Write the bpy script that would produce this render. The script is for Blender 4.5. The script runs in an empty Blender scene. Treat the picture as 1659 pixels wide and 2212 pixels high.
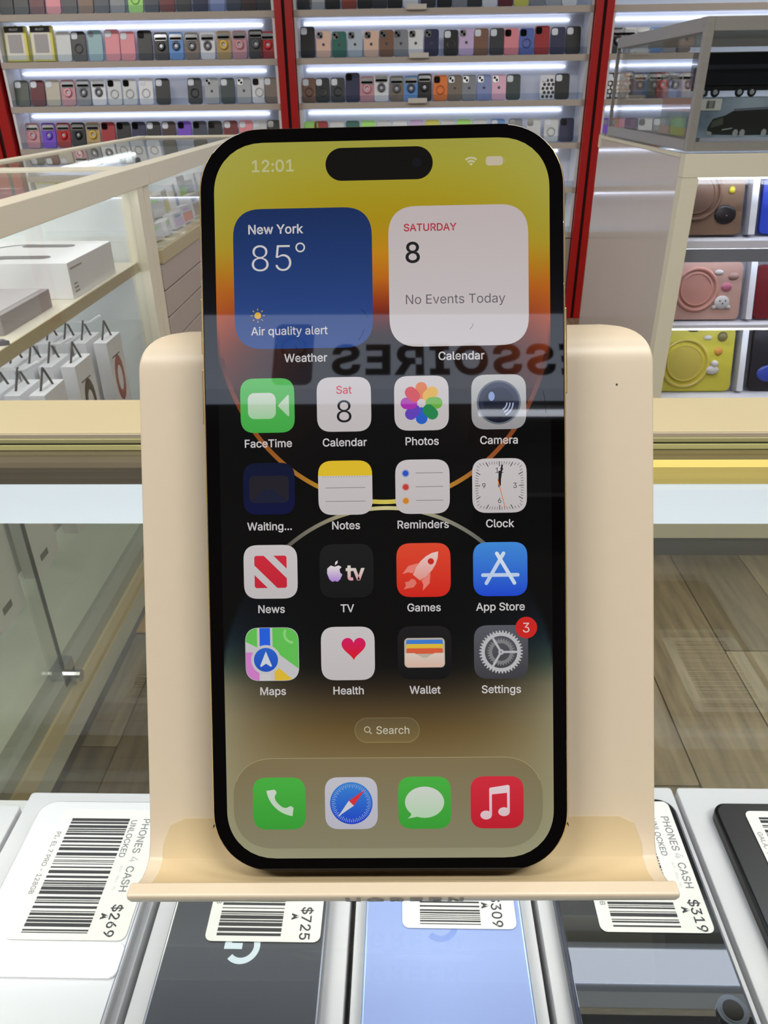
import bpy, bmesh, math, random
from mathutils import Vector, Matrix
from mathutils.geometry import delaunay_2d_cdt, tessellate_polygon
random.seed(7)
SC = bpy.context.scene
COL = SC.collection
CAMZ = 1.08                                   # camera height above the shop floor (metres)

# ------------------------------------------------------------------ camera
PSI, TH, RO = 1.65, 29.15, -0.8               # turn, pitch down, roll (degrees)
CAMROT = (Matrix.Rotation(math.radians(PSI), 3, 'Z') @ Matrix.Rotation(math.radians(90 - TH), 3, 'X')
          @ Matrix.Rotation(math.radians(RO), 3, 'Z'))
camd = bpy.data.cameras.new('camera')
cam = bpy.data.objects.new('camera', camd); COL.objects.link(cam)
cam.matrix_world = Matrix.Translation((0, 0, CAMZ)) @ CAMROT.to_4x4()
camd.sensor_fit = 'VERTICAL'; camd.sensor_height = 36; camd.lens = 36 * 1630 / 2212
camd.clip_start = 0.01; camd.clip_end = 60
camd.dof.use_dof = True; camd.dof.focus_distance = 0.1480; camd.dof.aperture_fstop = 125
SC.camera = cam
# ------------------------------------------------------------------ world, exposure
w = bpy.data.worlds.new('world'); SC.world = w; w.use_nodes = True
w.node_tree.nodes['Background'].inputs[0].default_value = (0.75, 0.85, 1, 1)
w.node_tree.nodes['Background'].inputs[1].default_value = 0.3
SC.view_settings.view_transform = 'Standard'; SC.view_settings.look = 'None'
SC.view_settings.exposure = 0; SC.view_settings.gamma = 1; SC.view_settings.use_curve_mapping = False
SC.cycles.transparent_max_bounces = 24; SC.cycles.max_bounces = 10; SC.cycles.caustics_reflective = False; SC.cycles.caustics_refractive = False
SC.cycles.use_denoising = True; SC.cycles.sample_clamp_indirect = 6
# ------------------------------------------------------------------ ceiling lights (lamps of the shop)
def area(x, y, z, sx, sy, power, col, rot=(0, 0, 0)):
    l = bpy.data.lights.new('ceiling_lamp', 'AREA'); l.shape = 'RECTANGLE'; l.size = sx; l.size_y = sy; l.energy = power; l.color = col
    o = bpy.data.objects.new('ceiling_lamp', l); COL.objects.link(o); o.location = (x, y, z); o.rotation_euler = rot
LAMPS = [(-1.2, -0.55), (0.9, -0.55), (-1.2, 0.35), (0.9, 0.35), (-2.4, 2.2), (2.5, 2.2)]
LAMP_POWER = {-0.55: 34, 0.35: 7, 2.2: 42}
for lx, ly in LAMPS: area(lx, ly, 2.86, 1.1, 0.28, LAMP_POWER[ly], (1.0, 0.97, 0.91))

# ------------------------------------------------------------------ small helpers
def s2l(c):
    return tuple(((v / 255) / 12.92 if v / 255 <= 0.04045 else ((v / 255 + 0.055) / 1.055) ** 2.4) for v in c)
def at(px, py, Y):                            # the point at real distance Y (metres ahead) seen at a spot of the photograph
    d = CAMROT @ Vector(((px - 829.5) / 1630, -(py - 1106) / 1630, -1)); d = d * (Y / d.y)
    return Vector((d.x, Y, d.z + CAMZ))
def at_height(px, py, h):
    d = CAMROT @ Vector(((px - 829.5) / 1630, -(py - 1106) / 1630, -1)); d = d * (h / d.z)
    return Vector((d.x, d.y, h + CAMZ))
_m = {}
def mat(name, col, rough=0.5, metal=0.0, spec=0.5, emit=None, estr=1.0, coat=0.0, noise=0.0, nscale=60, bump=0.0, stretch=None, col2=None):
    if name in _m: return _m[name]
    m = bpy.data.materials.new(name); m.use_nodes = True; nt = m.node_tree; b = nt.nodes['Principled BSDF']
    c = (*s2l(col), 1)
    b.inputs['Base Color'].default_value = c; b.inputs['Roughness'].default_value = rough; b.inputs['Metallic'].default_value = metal
    b.inputs['Specular IOR Level'].default_value = spec; b.inputs['Coat Weight'].default_value = coat
    if emit: b.inputs['Emission Color'].default_value = (*s2l(emit), 1); b.inputs['Emission Strength'].default_value = estr
    if noise or bump:
        tc = nt.nodes.new('ShaderNodeTexCoord'); n = nt.nodes.new('ShaderNodeTexNoise'); mp = nt.nodes.new('ShaderNodeMapping')
        nt.links.new(tc.outputs['Object'], mp.inputs[0]); nt.links.new(mp.outputs[0], n.inputs['Vector'])
        if stretch: mp.inputs['Scale'].default_value = stretch
        n.inputs['Scale'].default_value = nscale; n.inputs['Detail'].default_value = 5
        if noise:
            r = nt.nodes.new('ShaderNodeValToRGB'); r.color_ramp.elements[0].position = 0.32; r.color_ramp.elements[1].position = 0.68
            d = s2l(col2) if col2 else tuple(x * (1 - noise) for x in c[:3])
            r.color_ramp.elements[0].color = (*d, 1); r.color_ramp.elements[1].color = c
            nt.links.new(n.outputs['Fac'], r.inputs[0]); nt.links.new(r.outputs[0], b.inputs['Base Color'])
        if bump:
            bp = nt.nodes.new('ShaderNodeBump'); bp.inputs['Strength'].default_value = bump; bp.inputs['Distance'].default_value = 0.0004
            nt.links.new(n.outputs['Fac'], bp.inputs['Height']); nt.links.new(bp.outputs[0], b.inputs['Normal'])
    _m[name] = m; return m
def glass(name, tint=(225, 240, 235), refl=1.0, rough=0.0):
    """thin clear sheet: lets light straight through with a faint tint and mirrors by Fresnel"""
    if name in _m: return _m[name]
    m = bpy.data.materials.new(name); m.use_nodes = True; nt = m.node_tree; nt.nodes.clear()
    o = nt.nodes.new('ShaderNodeOutputMaterial'); t = nt.nodes.new('ShaderNodeBsdfTransparent'); g = nt.nodes.new('ShaderNodeBsdfGlossy')
    f = nt.nodes.new('ShaderNodeFresnel'); x = nt.nodes.new('ShaderNodeMixShader'); k = nt.nodes.new('ShaderNodeMath'); k.operation = 'MULTIPLY'
    f.inputs[0].default_value = 1.5; k.inputs[1].default_value = refl; t.inputs[0].default_value = (*s2l(tint), 1); g.inputs['Roughness'].default_value = rough
    # the sheet is entered and left: use the outside index on both faces
    ge = nt.nodes.new('ShaderNodeNewGeometry'); mi = nt.nodes.new('ShaderNodeMix'); mi.data_type = 'FLOAT'
    mi.inputs[2].default_value = 1.5; mi.inputs[3].default_value = 1 / 1.5
    nt.links.new(ge.outputs['Backfacing'], mi.inputs[0]); nt.links.new(mi.outputs[0], f.inputs[0])
    f2 = f
    nt.links.new(f2.outputs[0], k.inputs[0]); nt.links.new(k.outputs[0], x.inputs[0]); nt.links.new(t.outputs[0], x.inputs[1]); nt.links.new(g.outputs[0], x.inputs[2])
    nt.links.new(x.outputs[0], o.inputs[0]); _m[name] = m; return m
def tag(o, label=None, cat=None, group=None, kind=None):
    if label: o['label'] = label
    if cat: o['category'] = cat
    if group: o['group'] = group
    if kind: o['kind'] = kind
    return o
def thing(name, label, cat, loc=(0, 0, 0), rot=(0, 0, 0), group=None):
    o = bpy.data.objects.new(name, None); o.empty_display_size = 0.01; COL.objects.link(o); o.location = loc; o.rotation_euler = rot
    return tag(o, label, cat, group)
class MB:
    """collects shapes for ONE mesh"""
    def __init__(s): s.v = []; s.f = []; s.mi = []; s.cur = 0
    def add(s, vs, fs):
        n = len(s.v); s.v += [tuple(v) for v in vs]; s.f += [tuple(i + n for i in f) for f in fs]; s.mi += [s.cur] * len(fs); return s
    def box(s, x0, x1, y0, y1, z0, z1):
        vs = [(x, y, z) for z in (z0, z1) for y in (y0, y1) for x in (x0, x1)]
        return s.add(vs, [(0, 2, 3, 1), (4, 5, 7, 6), (0, 1, 5, 4), (2, 6, 7, 3), (0, 4, 6, 2), (1, 3, 7, 5)])
    def prism(s, pts, z0, z1, T=None, cap=(True, True)):
        n = len(pts); vs = [Vector((p[0], p[1], z0)) for p in pts] + [Vector((p[0], p[1], z1)) for p in pts]
        if T: vs = [T @ v for v in vs]
        fs = [(i, (i + 1) % n, n + (i + 1) % n, n + i) for i in range(n)]
        if cap[1]: fs.append(tuple(range(n, 2 * n)))
        if cap[0]: fs.append(tuple(reversed(range(n))))
        return s.add(vs, fs)
    def tube(s, path, r, seg=8, T=None):
        path = [Vector(p) for p in path]; rings = []
        for i, p in enumerate(path):
            t = (path[min(i + 1, len(path) - 1)] - path[max(i - 1, 0)]).normalized()
            a = t.orthogonal().normalized() if i == 0 else (rings[-1][1] - t * rings[-1][1].dot(t)).normalized()
            rings.append((p, a, t.cross(a)))
        vs = []
        for k, (p, a, b) in enumerate(rings):
            rr = r[k] if isinstance(r, (list, tuple)) else r
            for j in range(seg):
                an = 2 * math.pi * j / seg; vs.append(p + a * math.cos(an) * rr + b * math.sin(an) * rr)
        if T: vs = [T @ v for v in vs]
        fs = [(i * seg + j, i * seg + (j + 1) % seg, (i + 1) * seg + (j + 1) % seg, (i + 1) * seg + j) for i in range(len(path) - 1) for j in range(seg)]
        fs += [tuple(reversed(range(seg))), tuple(range((len(path) - 1) * seg, len(path) * seg))]
        return s.add(vs, fs)
    def torus(s, R, r, z=0, seg=24, sub=8, T=None, sx=1, sy=1, c=(0, 0)):
        vs = []
        for i in range(seg):
            a = 2 * math.pi * i / seg
            for j in range(sub):
                b = 2 * math.pi * j / sub; q = R + r * math.cos(b)
                vs.append(Vector((c[0] + q * math.cos(a) * sx, c[1] + q * math.sin(a) * sy, z + r * math.sin(b))))
        if T: vs = [T @ v for v in vs]
        fs = [(i * sub + j, ((i + 1) % seg) * sub + j, ((i + 1) % seg) * sub + (j + 1) % sub, i * sub + (j + 1) % sub) for i in range(seg) for j in range(sub)]
        return s.add(vs, fs)
    def ball(s, c, rx, ry, rz, seg=14, rows=8, T=None):
        vs = [Vector((c[0], c[1], c[2] - rz))]
        for i in range(1, rows):
            p = -math.pi / 2 + math.pi * i / rows
            for j in range(seg):
                a = 2 * math.pi * j / seg; vs.append(Vector((c[0] + rx * math.cos(p) * math.cos(a), c[1] + ry * math.cos(p) * math.sin(a), c[2] + rz * math.sin(p))))
        vs.append(Vector((c[0], c[1], c[2] + rz)))
        if T: vs = [T @ v for v in vs]
        fs = [(0, 1 + (j + 1) % seg, 1 + j) for j in range(seg)]
        for i in range(rows - 2):
            for j in range(seg):
                a = 1 + i * seg + j; b = 1 + i * seg + (j + 1) % seg; fs.append((a, b, b + seg, a + seg))
        L = len(vs) - 1; o = 1 + (rows - 2) * seg
        fs += [(L, o + j, o + (j + 1) % seg) for j in range(seg)]
        return s.add(vs, fs)
    def tris(s, pts, tri, z=0.0):
        return s.add([(p[0], p[1], z) for p in pts], tri)
    def build(s, name, m, parent=None, loc=(0, 0, 0), rot=(0, 0, 0), smooth=False, bevel=0, seg=2):
        me = bpy.data.meshes.new(name); me.from_pydata(s.v, [], s.f)
        for x in (m if isinstance(m, (list, tuple)) else [m]): me.materials.append(x)
        for p, i in zip(me.polygons, s.mi): p.material_index = i
        if smooth:
            for p in me.polygons: p.use_smooth = True
            try: me.set_sharp_from_angle(angle=math.radians(35))
            except Exception: pass
        me.update()
        o = bpy.data.objects.new(name, me); COL.objects.link(o); o.location = loc; o.rotation_euler = rot
        if parent: o.parent = parent
        if bevel:
            b = o.modifiers.new('b', 'BEVEL'); b.width = bevel; b.segments = seg; b.limit_method = 'ANGLE'; b.harden_normals = False
        return o
def rrect(w, h, r, seg=6, c=(0, 0)):
    pts = []
    for cx, cy, a0 in ((w / 2 - r, h / 2 - r, 0), (-w / 2 + r, h / 2 - r, 90), (-w / 2 + r, -h / 2 + r, 180), (w / 2 - r, -h / 2 + r, 270)):
        for k in range(seg + 1):
            a = math.radians(a0 + 90 * k / seg); pts.append((c[0] + cx + r * math.cos(a), c[1] + cy + r * math.sin(a)))
    return pts
def squircle(w, h, r, n=2.45, seg=10, c=(0, 0)):
    pts = []
    for cx, cy, a0 in ((w / 2 - r, h / 2 - r, 0), (-w / 2 + r, h / 2 - r, 90), (-w / 2 + r, -h / 2 + r, 180), (w / 2 - r, -h / 2 + r, 270)):
        for k in range(seg + 1):
            a = math.radians(a0 + 90 * k / seg); ca, sa = math.cos(a), math.sin(a)
            pts.append((c[0] + cx + r * math.copysign(abs(ca) ** (2 / n), ca), c[1] + cy + r * math.copysign(abs(sa) ** (2 / n), sa)))
    return pts
def circle(r, seg=32, c=(0, 0), ry=None):
    return [(c[0] + r * math.cos(2 * math.pi * i / seg), c[1] + (ry or r) * math.sin(2 * math.pi * i / seg)) for i in range(seg)]
def fill(*contours):
    """triangulate outlines (the first is the outside, the rest are holes); concave is fine"""
    cs = [[Vector((p[0], p[1], 0)) for p in c] for c in contours]
    t = tessellate_polygon(cs); pts = [p for c in contours for p in c]; out = []
    for a, b, c in t:
        A, B, C_ = pts[a], pts[b], pts[c]
        out.append((a, b, c) if (B[0] - A[0]) * (C_[1] - A[1]) - (B[1] - A[1]) * (C_[0] - A[0]) > 0 else (a, c, b))
    return pts, out
def stroke(path, wd, closed=False):
    """a ribbon of width wd along a 2-D path, as triangles"""
    n = len(path); L = []; R = []
    for i, p in enumerate(path):
        a = path[(i - 1) % n] if closed or i > 0 else p; b = path[(i + 1) % n] if closed or i < n - 1 else p
        dx, dy = b[0] - a[0], b[1] - a[1]; l = math.hypot(dx, dy) or 1
        L.append((p[0] - dy / l * wd / 2, p[1] + dx / l * wd / 2)); R.append((p[0] + dy / l * wd / 2, p[1] - dx / l * wd / 2))
    k = n if closed else n - 1
    return L + R, [(i, n + i, n + (i + 1) % n, (i + 1) % n) for i in range(k)]
# ------------------------------------------------------------------ lettering (outline glyphs, 509 units = cap height)
GLYPHS = r"""
$~447~202 -74 202 583 244 583 244 -74/224 -9 188 -7 156 -1 128 9 102 23 81 40 64 60 51 83 42 109 38 137 104 137 108 118 114 102 123 88 136 76 150 66 166 59 185 53 204 50 224 49 246 50 267 54 286 60 303 69 317 79 329 92 338 106 344 122 346 139 344 154 340 168 332 179 322 189 296 205 263 217 184 239 145 253 112 269 86 289 67 313 56 341 52 372 54 400 62 425 75 448 92 468 113 484 138 498 165 508 195 514 227 516 259 514 289 508 316 498 340 484 360 468 377 449 390 427 398 403 401 378 337 378 332 402 320 421 302 437 280 449 254 456 225 459 204 457 185 454 167 448 152 440 139 430 129 418 121 405 117 391 115 376 117 359 122 345 131 334 142 324 155 315 169 308 312 264 344 248 359 238 372 226 384 213 395 198 402 180 407 161 408 139 406 112 399 87 386 64 370 43 349 25 323 11 294 0 261 -7
-~453~337 244 337 188 114 188 114 244
.~188~95 -4 83 -3 73 1 63 9 55 18 51 29 50 41 51 53 55 64 63 73 73 81 83 85 95 87 107 85 118 81 128 73 135 64 140 53 141 41 140 29 135 18 128 9 118 1 107 -3
0~453~227 -7 191 -3 158 7 130 24 105 48 85 77 69 113 57 155 50 202 48 254 50 306 57 353 69 395 85 431 106 461 130 484 159 502 191 512 227 516 262 512 295 502 323 484 348 461 368 431 384 395 396 353 403 306 405 254 403 202 396 155 384 113 368 77 348 48 323 24 295 7 263 -3/227 50 250 52 271 60 290 74 306 92 320 116 330 144 338 176 342 213 344 254 342 295 338 332 330 365 320 393 306 416 290 435 271 449 250 457 227 460 203 457 182 449 163 435 147 416 134 393 123 365 115 332 111 295 109 254 111 213 115 176 123 144 134 116 147 92 163 74 182 60 203 52
1~453~76 0 76 55 391 55 391 0/276 509 276 0 212 0 212 448 209 448 86 358 86 427 198 509
2~453~64 0 64 47 282 282 294 298 303 312 311 327 316 341 319 356 320 371 319 389 315 405 308 419 298 431 287 441 273 449 258 455 224 460 205 458 188 454 172 447 159 438 148 427 139 413 132 398 128 381 127 362 66 362 68 391 75 418 86 442 102 464 121 482 143 496 168 507 196 513 225 516 254 513 281 507 306 497 328 482 346 465 361 445 372 423 379 398 381 372 380 354 377 336 371 318 363 299 351 280 336 259 317 235 153 60 153 57 389 57 389 0
3~453~218 -7 188 -5 159 1 133 10 108 22 88 38 70 57 57 79 48 104 44 132 109 132 112 115 118 100 126 87 137 76 150 66 165 59 182 54 200 51 219 50 239 51 258 55 275 61 291 69 304 80 315 93 323 108 328 125 329 145 328 163 323 180 316 196 306 211 292 223 275 234 254 241 229 246 201 248 157 248 157 299 288 448 288 452 70 452 70 509 372 509 372 461 211 278 211 289 247 290 279 286 308 276 333 262 354 244 371 222 383 198 391 173 393 145 390 116 383 90 370 66 354 45 333 27 309 12 281 2 251 -5
4~453~40 105 40 158 247 509 311 509 109 166 109 163 413 163 413 105/282 0 282 318 343 318 343 0
5~453~221 -7 192 -5 165 1 140 11 118 25 99 41 83 60 71 82 63 105 60 130 122 130 125 115 130 102 138 89 148 78 160 68 173 60 188 54 204 51 221 50 241 51 259 56 276 64 291 75 304 89 314 104 322 122 326 141 328 162 326 183 321 203 314 221 303 237 290 251 275 262 257 270 238 275 218 277 201 276 184 273 167 268 152 262 139 255 128 246 67 253 96 509 366 509 366 452 151 452 134 301 136 301 148 311 178 325 194 330 212 333 229 334 252 332 274 328 294 321 313 311 330 299 345 285 358 269 370 251 379 231 386 210 390 187 391 163 388 132 381 102 369 76 352 52 332 32 309 15 282 3 253 -4
6~453~226 -7 196 -4 168 3 142 15 119 31 100 51 84 74 73 101 66 130 64 162 65 187 71 212 80 239 93 268 112 302 252 509 322 509 151 261 145 261 157 279 165 288 184 302 208 311 235 314 265 312 291 305 316 295 337 280 355 262 370 240 380 215 387 187 389 157 387 127 379 98 368 73 352 50 333 30 310 14 284 3 257 -4/226 48 245 50 263 55 279 63 293 73 304 86 314 101 322 119 326 137 327 157 326 178 322 196 314 213 304 228 293 241 279 251 263 259 245 264 226 265 207 264 190 259 174 252 160 241 148 229 138 214 131 197 126 179 125 158 126 138 131 119 138 102 148 86 160 73 174 63 190 55 207 50
7~453~97 0 323 448 323 452 62 452 62 509 391 509 391 449 165 0
8~453~226 -7 193 -5 163 1 136 11 111 25 91 42 74 62 62 84 54 109 52 135 53 156 58 176 65 195 75 212 87 228 101 241 117 252 134 260 153 265 153 267 129 276 109 289 93 308 80 330 73 354 70 380 73 405 79 429 90 450 106 469 124 485 146 498 170 508 197 514 226 516 255 514 282 508 306 498 328 485 346 469 361 450 373 429 379 405 382 380 379 354 372 330 359 308 343 289 323 276 300 267 300 265 319 260 335 252 351 241 365 228 377 212 387 195 395 176 399 156 401 135 398 109 391 84 378 62 362 42 341 25 317 11 289 1 259 -5/226 49 248 50 267 54 285 60 300 69 313 79 323 91 331 106 335 121 337 139 335 157 330 173 322 189 312 202 298 213 283 223 265 230 247 234 226 235 206 234 187 230 169 223 154 213 140 202 130 189 122 173 117 157 115 139 117 121 121 106 129 91 139 79 152 69 167 60 185 54 205 50/226 290 244 291 260 294 274 300 287 308 298 318 307 330 314 344 318 359 319 376 318 392 314 407 308 420 299 432 288 442 275 449 260 455 244 459 226 460 208 459 192 455 177 449 164 442 153 432 145 420 138 407 134 392 133 376 134 359 138 344 145 330 154 318 165 308 178 300 193 294 209 291
9~453~226 516 256 513 285 506 310 494 333 478 352 458 368 434 380 408 387 378 389 347 387 322 382 296 373 270 359 240 340 207 315 168 200 0 130 0 301 248 307 248 302 238 295 229 287 221 268 207 257 202 245 198 232 195 218 195 188 197 161 203 137 214 116 229 98 247 83 269 72 294 66 321 64 352 66 382 73 411 85 436 101 459 120 479 143 494 168 506 196 513/226 460 207 459 190 454 174 446 160 435 148 423 138 407 131 390 127 372 125 352 127 331 131 313 138 295 148 280 160 268 174 257 190 250 207 245 226 243 245 245 263 249 279 257 293 267 305 280 314 295 322 312 326 330 327 350 326 371 322 390 314 407 305 422 293 435 279 446 263 454 245 459
:~188~95 -4 83 -3 73 1 63 9 55 18 51 29 50 41 51 53 55 64 63 73 73 81 83 85 95 87 107 85 118 81 128 73 135 64 140 53 141 41 140 29 135 18 128 9 118 1 107 -3/95 271 83 272 73 277 63 284 55 294 51 304 50 316 51 328 55 339 63 349 73 356 83 360 95 362 107 360 118 356 128 349 135 339 140 328 141 316 140 304 135 294 128 284 118 277 107 272
A~480~16 0 201 509 276 509 463 0 395 0 232 478 245 478 213 371 191 302 85 0/110 142 110 199 370 199 370 142
B~456~60 0 60 509 241 509 274 507 304 501 329 491 350 477 367 461 381 442 390 421 396 398 398 374 397 353 393 336 387 320 378 307 368 295 356 286 343 278 315 267 315 262 331 260 347 254 363 245 378 234 391 220 402 203 411 184 416 161 418 136 416 111 410 88 400 67 386 48 368 31 344 18 317 8 284 2 247 0/125 57 245 57 281 60 309 67 330 80 344 96 353 115 355 137 354 153 350 169 342 184 333 197 320 209 306 218 289 225 269 229 248 231 125 231/125 285 238 285 273 290 288 296 302 304 314 314 323 326 330 340 335 355 336 372 333 393 326 412 313 429 294 442 270 449 240 452 125 452
C~510~267 -7 225 -3 186 7 150 25 119 49 92 79 70 115 53 157 44 203 40 254 44 305 53 352 70 393 92 429 119 459 150 484 186 501 225 512 267 516 317 511 340 504 362 496 383 485 402 471 419 456 435 438 448 418 459 397 467 373 473 348 408 348 404 365 389 395 380 407 369 418 357 428 344 437 330 444 300 453 267 456 237 453 209 445 184 432 161 414 141 391 125 364 113 332 106 295 103 254 106 213 113 177 125 145 141 117 161 94 184 76 210 63 237 56 267 53 300 56 330 65 344 72 369 90 380 102 389 114 397 128 404 144 408 160 473 160 467 135 459 112 448 91 435 71 420 53 402 38 383 24 363 13 341 5 317 -2 293 -6
D~502~219 0 96 0 96 57 215 57 254 60 288 68 318 81 343 99 363 122 379 149 390 181 397 216 399 255 397 294 390 329 379 361 364 388 344 410 320 428 291 441 258 449 221 452 93 452 93 509 225 509 273 505 315 495 353 478 385 455 412 426 433 391 449 351 458 306 462 255 458 205 449 159 433 119 411 83 384 54 351 31 312 14 268 3/125 509 125 0 60 0 60 509
E~419~60 0 60 509 372 509 372 452 125 452 125 286 355 286 355 229 125 229 125 57 375 57 375 0
F~410~60 0 60 509 369 509 369 452 125 452 125 278 346 278 346 221 125 221 125 0
G~520~269 -7 225 -3 185 7 149 25 118 49 91 79 69 116 53 157 43 203 40 254 43 305 53 352 69 393 91 429 117 459 149 484 184 501 223 512 265 516 291 514 316 510 340 504 363 494 384 483 403 469 421 453 436 436 449 416 460 395 468 373 474 349 408 349 402 365 387 393 378 406 368 417 344 436 330 443 300 453 265 456 236 453 209 445 183 432 160 414 141 392 125 364 113 332 106 295 103 254 106 213 113 177 125 145 141 117 161 95 184 76 210 63 238 56 269 53 296 55 322 61 345 71 365 85 382 102 396 123 407 147 413 173 415 202 434 199 283 199 283 256 478 256 478 200 475 160 466 124 451 91 431 62 406 38 377 19 344 5 308 -4
H~517~60 0 60 509 125 509 125 289 392 289 392 509 457 509 457 0 392 0 392 232 125 232 125 0
I~300~31 0 31 57 118 57 118 452 31 452 31 509 269 509 269 452 183 452 183 57 269 57 269 0
K~467~104 145 104 216 139 261 199 331 212 344 364 509 448 509 231 276 228 276/60 0 60 509 125 509 125 334 124 225 125 193 125 0/372 0 188 259 228 309 449 0
L~393~60 0 60 509 125 509 125 57 361 57 361 0
M~628~60 0 60 509 152 509 284 170 322 49 307 49 311 59 476 509 568 509 568 0 504 0 507 457 513 457 342 0 286 0 112 457 119 457 122 0
N~523~60 0 60 509 136 509 388 107 414 55 405 54 399 509 463 509 463 0 387 0 159 363 108 452 119 454 125 0
O~533~267 -7 225 -3 186 7 150 25 119 49 92 79 70 115 53 157 44 203 40 254 44 305 53 352 70 393 92 429 119 459 150 484 186 501 225 512 267 516 309 512 348 501 384 484 415 459 442 429 464 393 480 352 490 305 493 254 490 203 480 157 464 115 442 79 415 49 384 25 348 7 309 -3/267 53 296 55 324 63 349 76 372 94 392 116 408 144 420 176 428 213 430 254 428 295 420 332 408 365 392 392 372 415 349 433 324 446 296 453 267 456 237 453 210 445 184 433 161 415 142 392 125 364 113 332 106 295 103 254 106 213 113 176 125 144 142 117 161 94 184 76 210 63 237 55
P~445~60 0 60 509 235 509 272 506 305 499 332 487 356 471 375 452 390 430 400 404 407 377 409 348 407 318 400 291 390 265 375 243 356 223 332 207 305 195 272 188 235 186 109 186 109 242 233 242 257 244 279 248 297 256 312 266 324 279 333 294 339 310 343 328 344 348 343 367 339 385 333 402 324 416 312 428 297 439 279 446 257 451 232 452 125 452 125 0
R~449~60 0 60 509 236 509 273 506 305 500 333 489 356 473 376 455 390 433 401 408 407 381 409 352 407 323 401 296 390 271 376 250 356 232 333 217 305 206 273 200 236 198 96 198 96 255 234 255 258 256 280 260 298 267 313 276 325 287 334 300 340 316 344 333 345 352 344 371 340 389 334 405 325 419 313 430 298 440 279 446 258 451 233 452 125 452 125 0/353 0 230 229 303 229 428 0
S~447~224 -9 188 -7 156 -1 128 9 102 23 81 40 64 60 51 83 42 109 38 137 104 137 108 118 114 102 123 88 136 76 150 66 166 59 185 53 204 50 224 49 246 50 267 54 286 60 303 69 317 79 329 92 338 106 344 122 346 139 344 154 340 168 332 179 322 189 296 205 263 217 184 239 145 253 112 269 86 289 67 313 56 341 52 372 54 400 62 425 75 448 92 468 113 484 138 498 165 508 195 514 227 516 259 514 289 508 316 498 340 484 360 468 377 449 390 427 398 403 401 378 337 378 332 402 320 421 302 437 280 449 254 456 225 459 204 457 185 454 167 448 152 440 139 430 129 418 121 405 117 391 115 376 117 359 122 345 131 334 142 324 155 315 169 308 312 264 344 248 359 238 372 226 384 213 395 198 402 180 407 161 408 139 406 112 399 87 386 64 370 43 349 25 323 11 294 0 261 -7
T~449~32 452 32 509 417 509 417 452 257 452 257 0 193 0 193 452
U~517~259 -8 220 -6 186 2 154 15 126 33 103 55 85 80 71 108 63 140 60 173 60 509 124 509 124 178 126 155 132 133 141 113 153 95 169 80 187 68 208 59 232 53 259 52 285 53 309 59 331 68 349 80 364 95 377 113 385 133 391 155 393 178 393 509 457 509 457 173 454 140 446 108 433 80 414 55 391 33 363 15 332 2 297 -6
V~480~204 0 16 509 84 509 207 164 248 31 235 31 257 107 395 509 463 509 278 0
W~686~155 0 16 509 82 509 172 162 197 40 189 40 306 509 380 509 497 40 488 40 603 509 670 509 530 0 455 0 362 345 351 391 336 475 350 475 230 0
X~474~18 0 217 284 217 236 29 509 104 509 230 318 243 292 232 292 374 509 446 509 259 239 259 287 456 0 382 0 230 231 244 231 182 129 91 0
Y~472~203 0 203 208 16 509 91 509 203 327 250 230 224 230 242 275 381 509 455 509 268 208 268 0
a~389~160 -9 137 -7 115 -3 94 5 76 15 60 29 48 45 38 63 32 84 30 108 32 128 36 146 43 161 53 174 64 184 78 193 92 200 108 206 125 211 257 231 265 235 271 240 274 246 275 272 272 285 267 297 260 307 251 315 240 322 227 327 212 330 196 331 178 330 163 327 149 322 137 316 127 309 118 301 110 292 104 283 100 274 41 291 51 313 64 331 79 346 95 358 114 368 133 375 153 380 173 383 208 384 255 375 271 369 286 360 300 350 312 336 322 320 330 301 335 278 337 251 337 0 277 0 277 52 272 52 267 43 252 25 242 16 229 8 215 1 199 -4 181 -7/170 45 192 47 211 51 228 59 242 68 254 80 263 93 270 108 274 122 276 138 276 190 267 184 147 163 134 159 112 147 103 139 97 130 93 118 92 105 93 93 96 82 102 72 109 64 119 57 130 52 142 48
c~396~207 -8 174 -5 144 3 117 16 93 35 72 58 56 85 44 116 37 150 34 187 37 225 44 260 56 291 72 318 93 341 117 360 144 374 174 382 207 384 226 384 260 377 276 371 291 364 305 356 318 346 330 335 340 322 349 308 356 293 362 277 303 262 300 272 278 304 270 311 252 321 242 325 231 328 207 330 184 328 163 321 145 310 130 296 118 278 108 258 102 236 98 212 96 187 98 163 102 139 108 117 118 97 130 80 145 66 163 55 184 49 207 46 253 55 271 66 279 73 292 89 301 107 304 117 363 102 350 70 341 56 331 43 306 21 292 12 277 5 261 -1 244 -5
d~424~195 -8 165 -6 137 3 111 16 89 34 70 57 55 84 43 116 36 151 34 189 36 227 43 261 55 293 70 320 89 342 112 361 137 374 165 382 196 384 218 383 237 379 253 373 267 364 278 355 287 346 306 319 311 319 311 509 372 509 372 0 313 0 313 59 307 59 287 31 277 21 266 12 252 4 236 -3 217 -7/205 47 226 49 246 55 263 65 278 78 290 95 299 115 306 138 310 162 312 189 310 216 306 241 300 263 290 282 278 299 263 312 246 322 227 328 205 330 182 328 162 322 145 311 130 298 118 281 108 261 102 239 98 215 96 189 98 163 102 139 109 117 118 97 130 80 145 66 162 55 182 49
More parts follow.
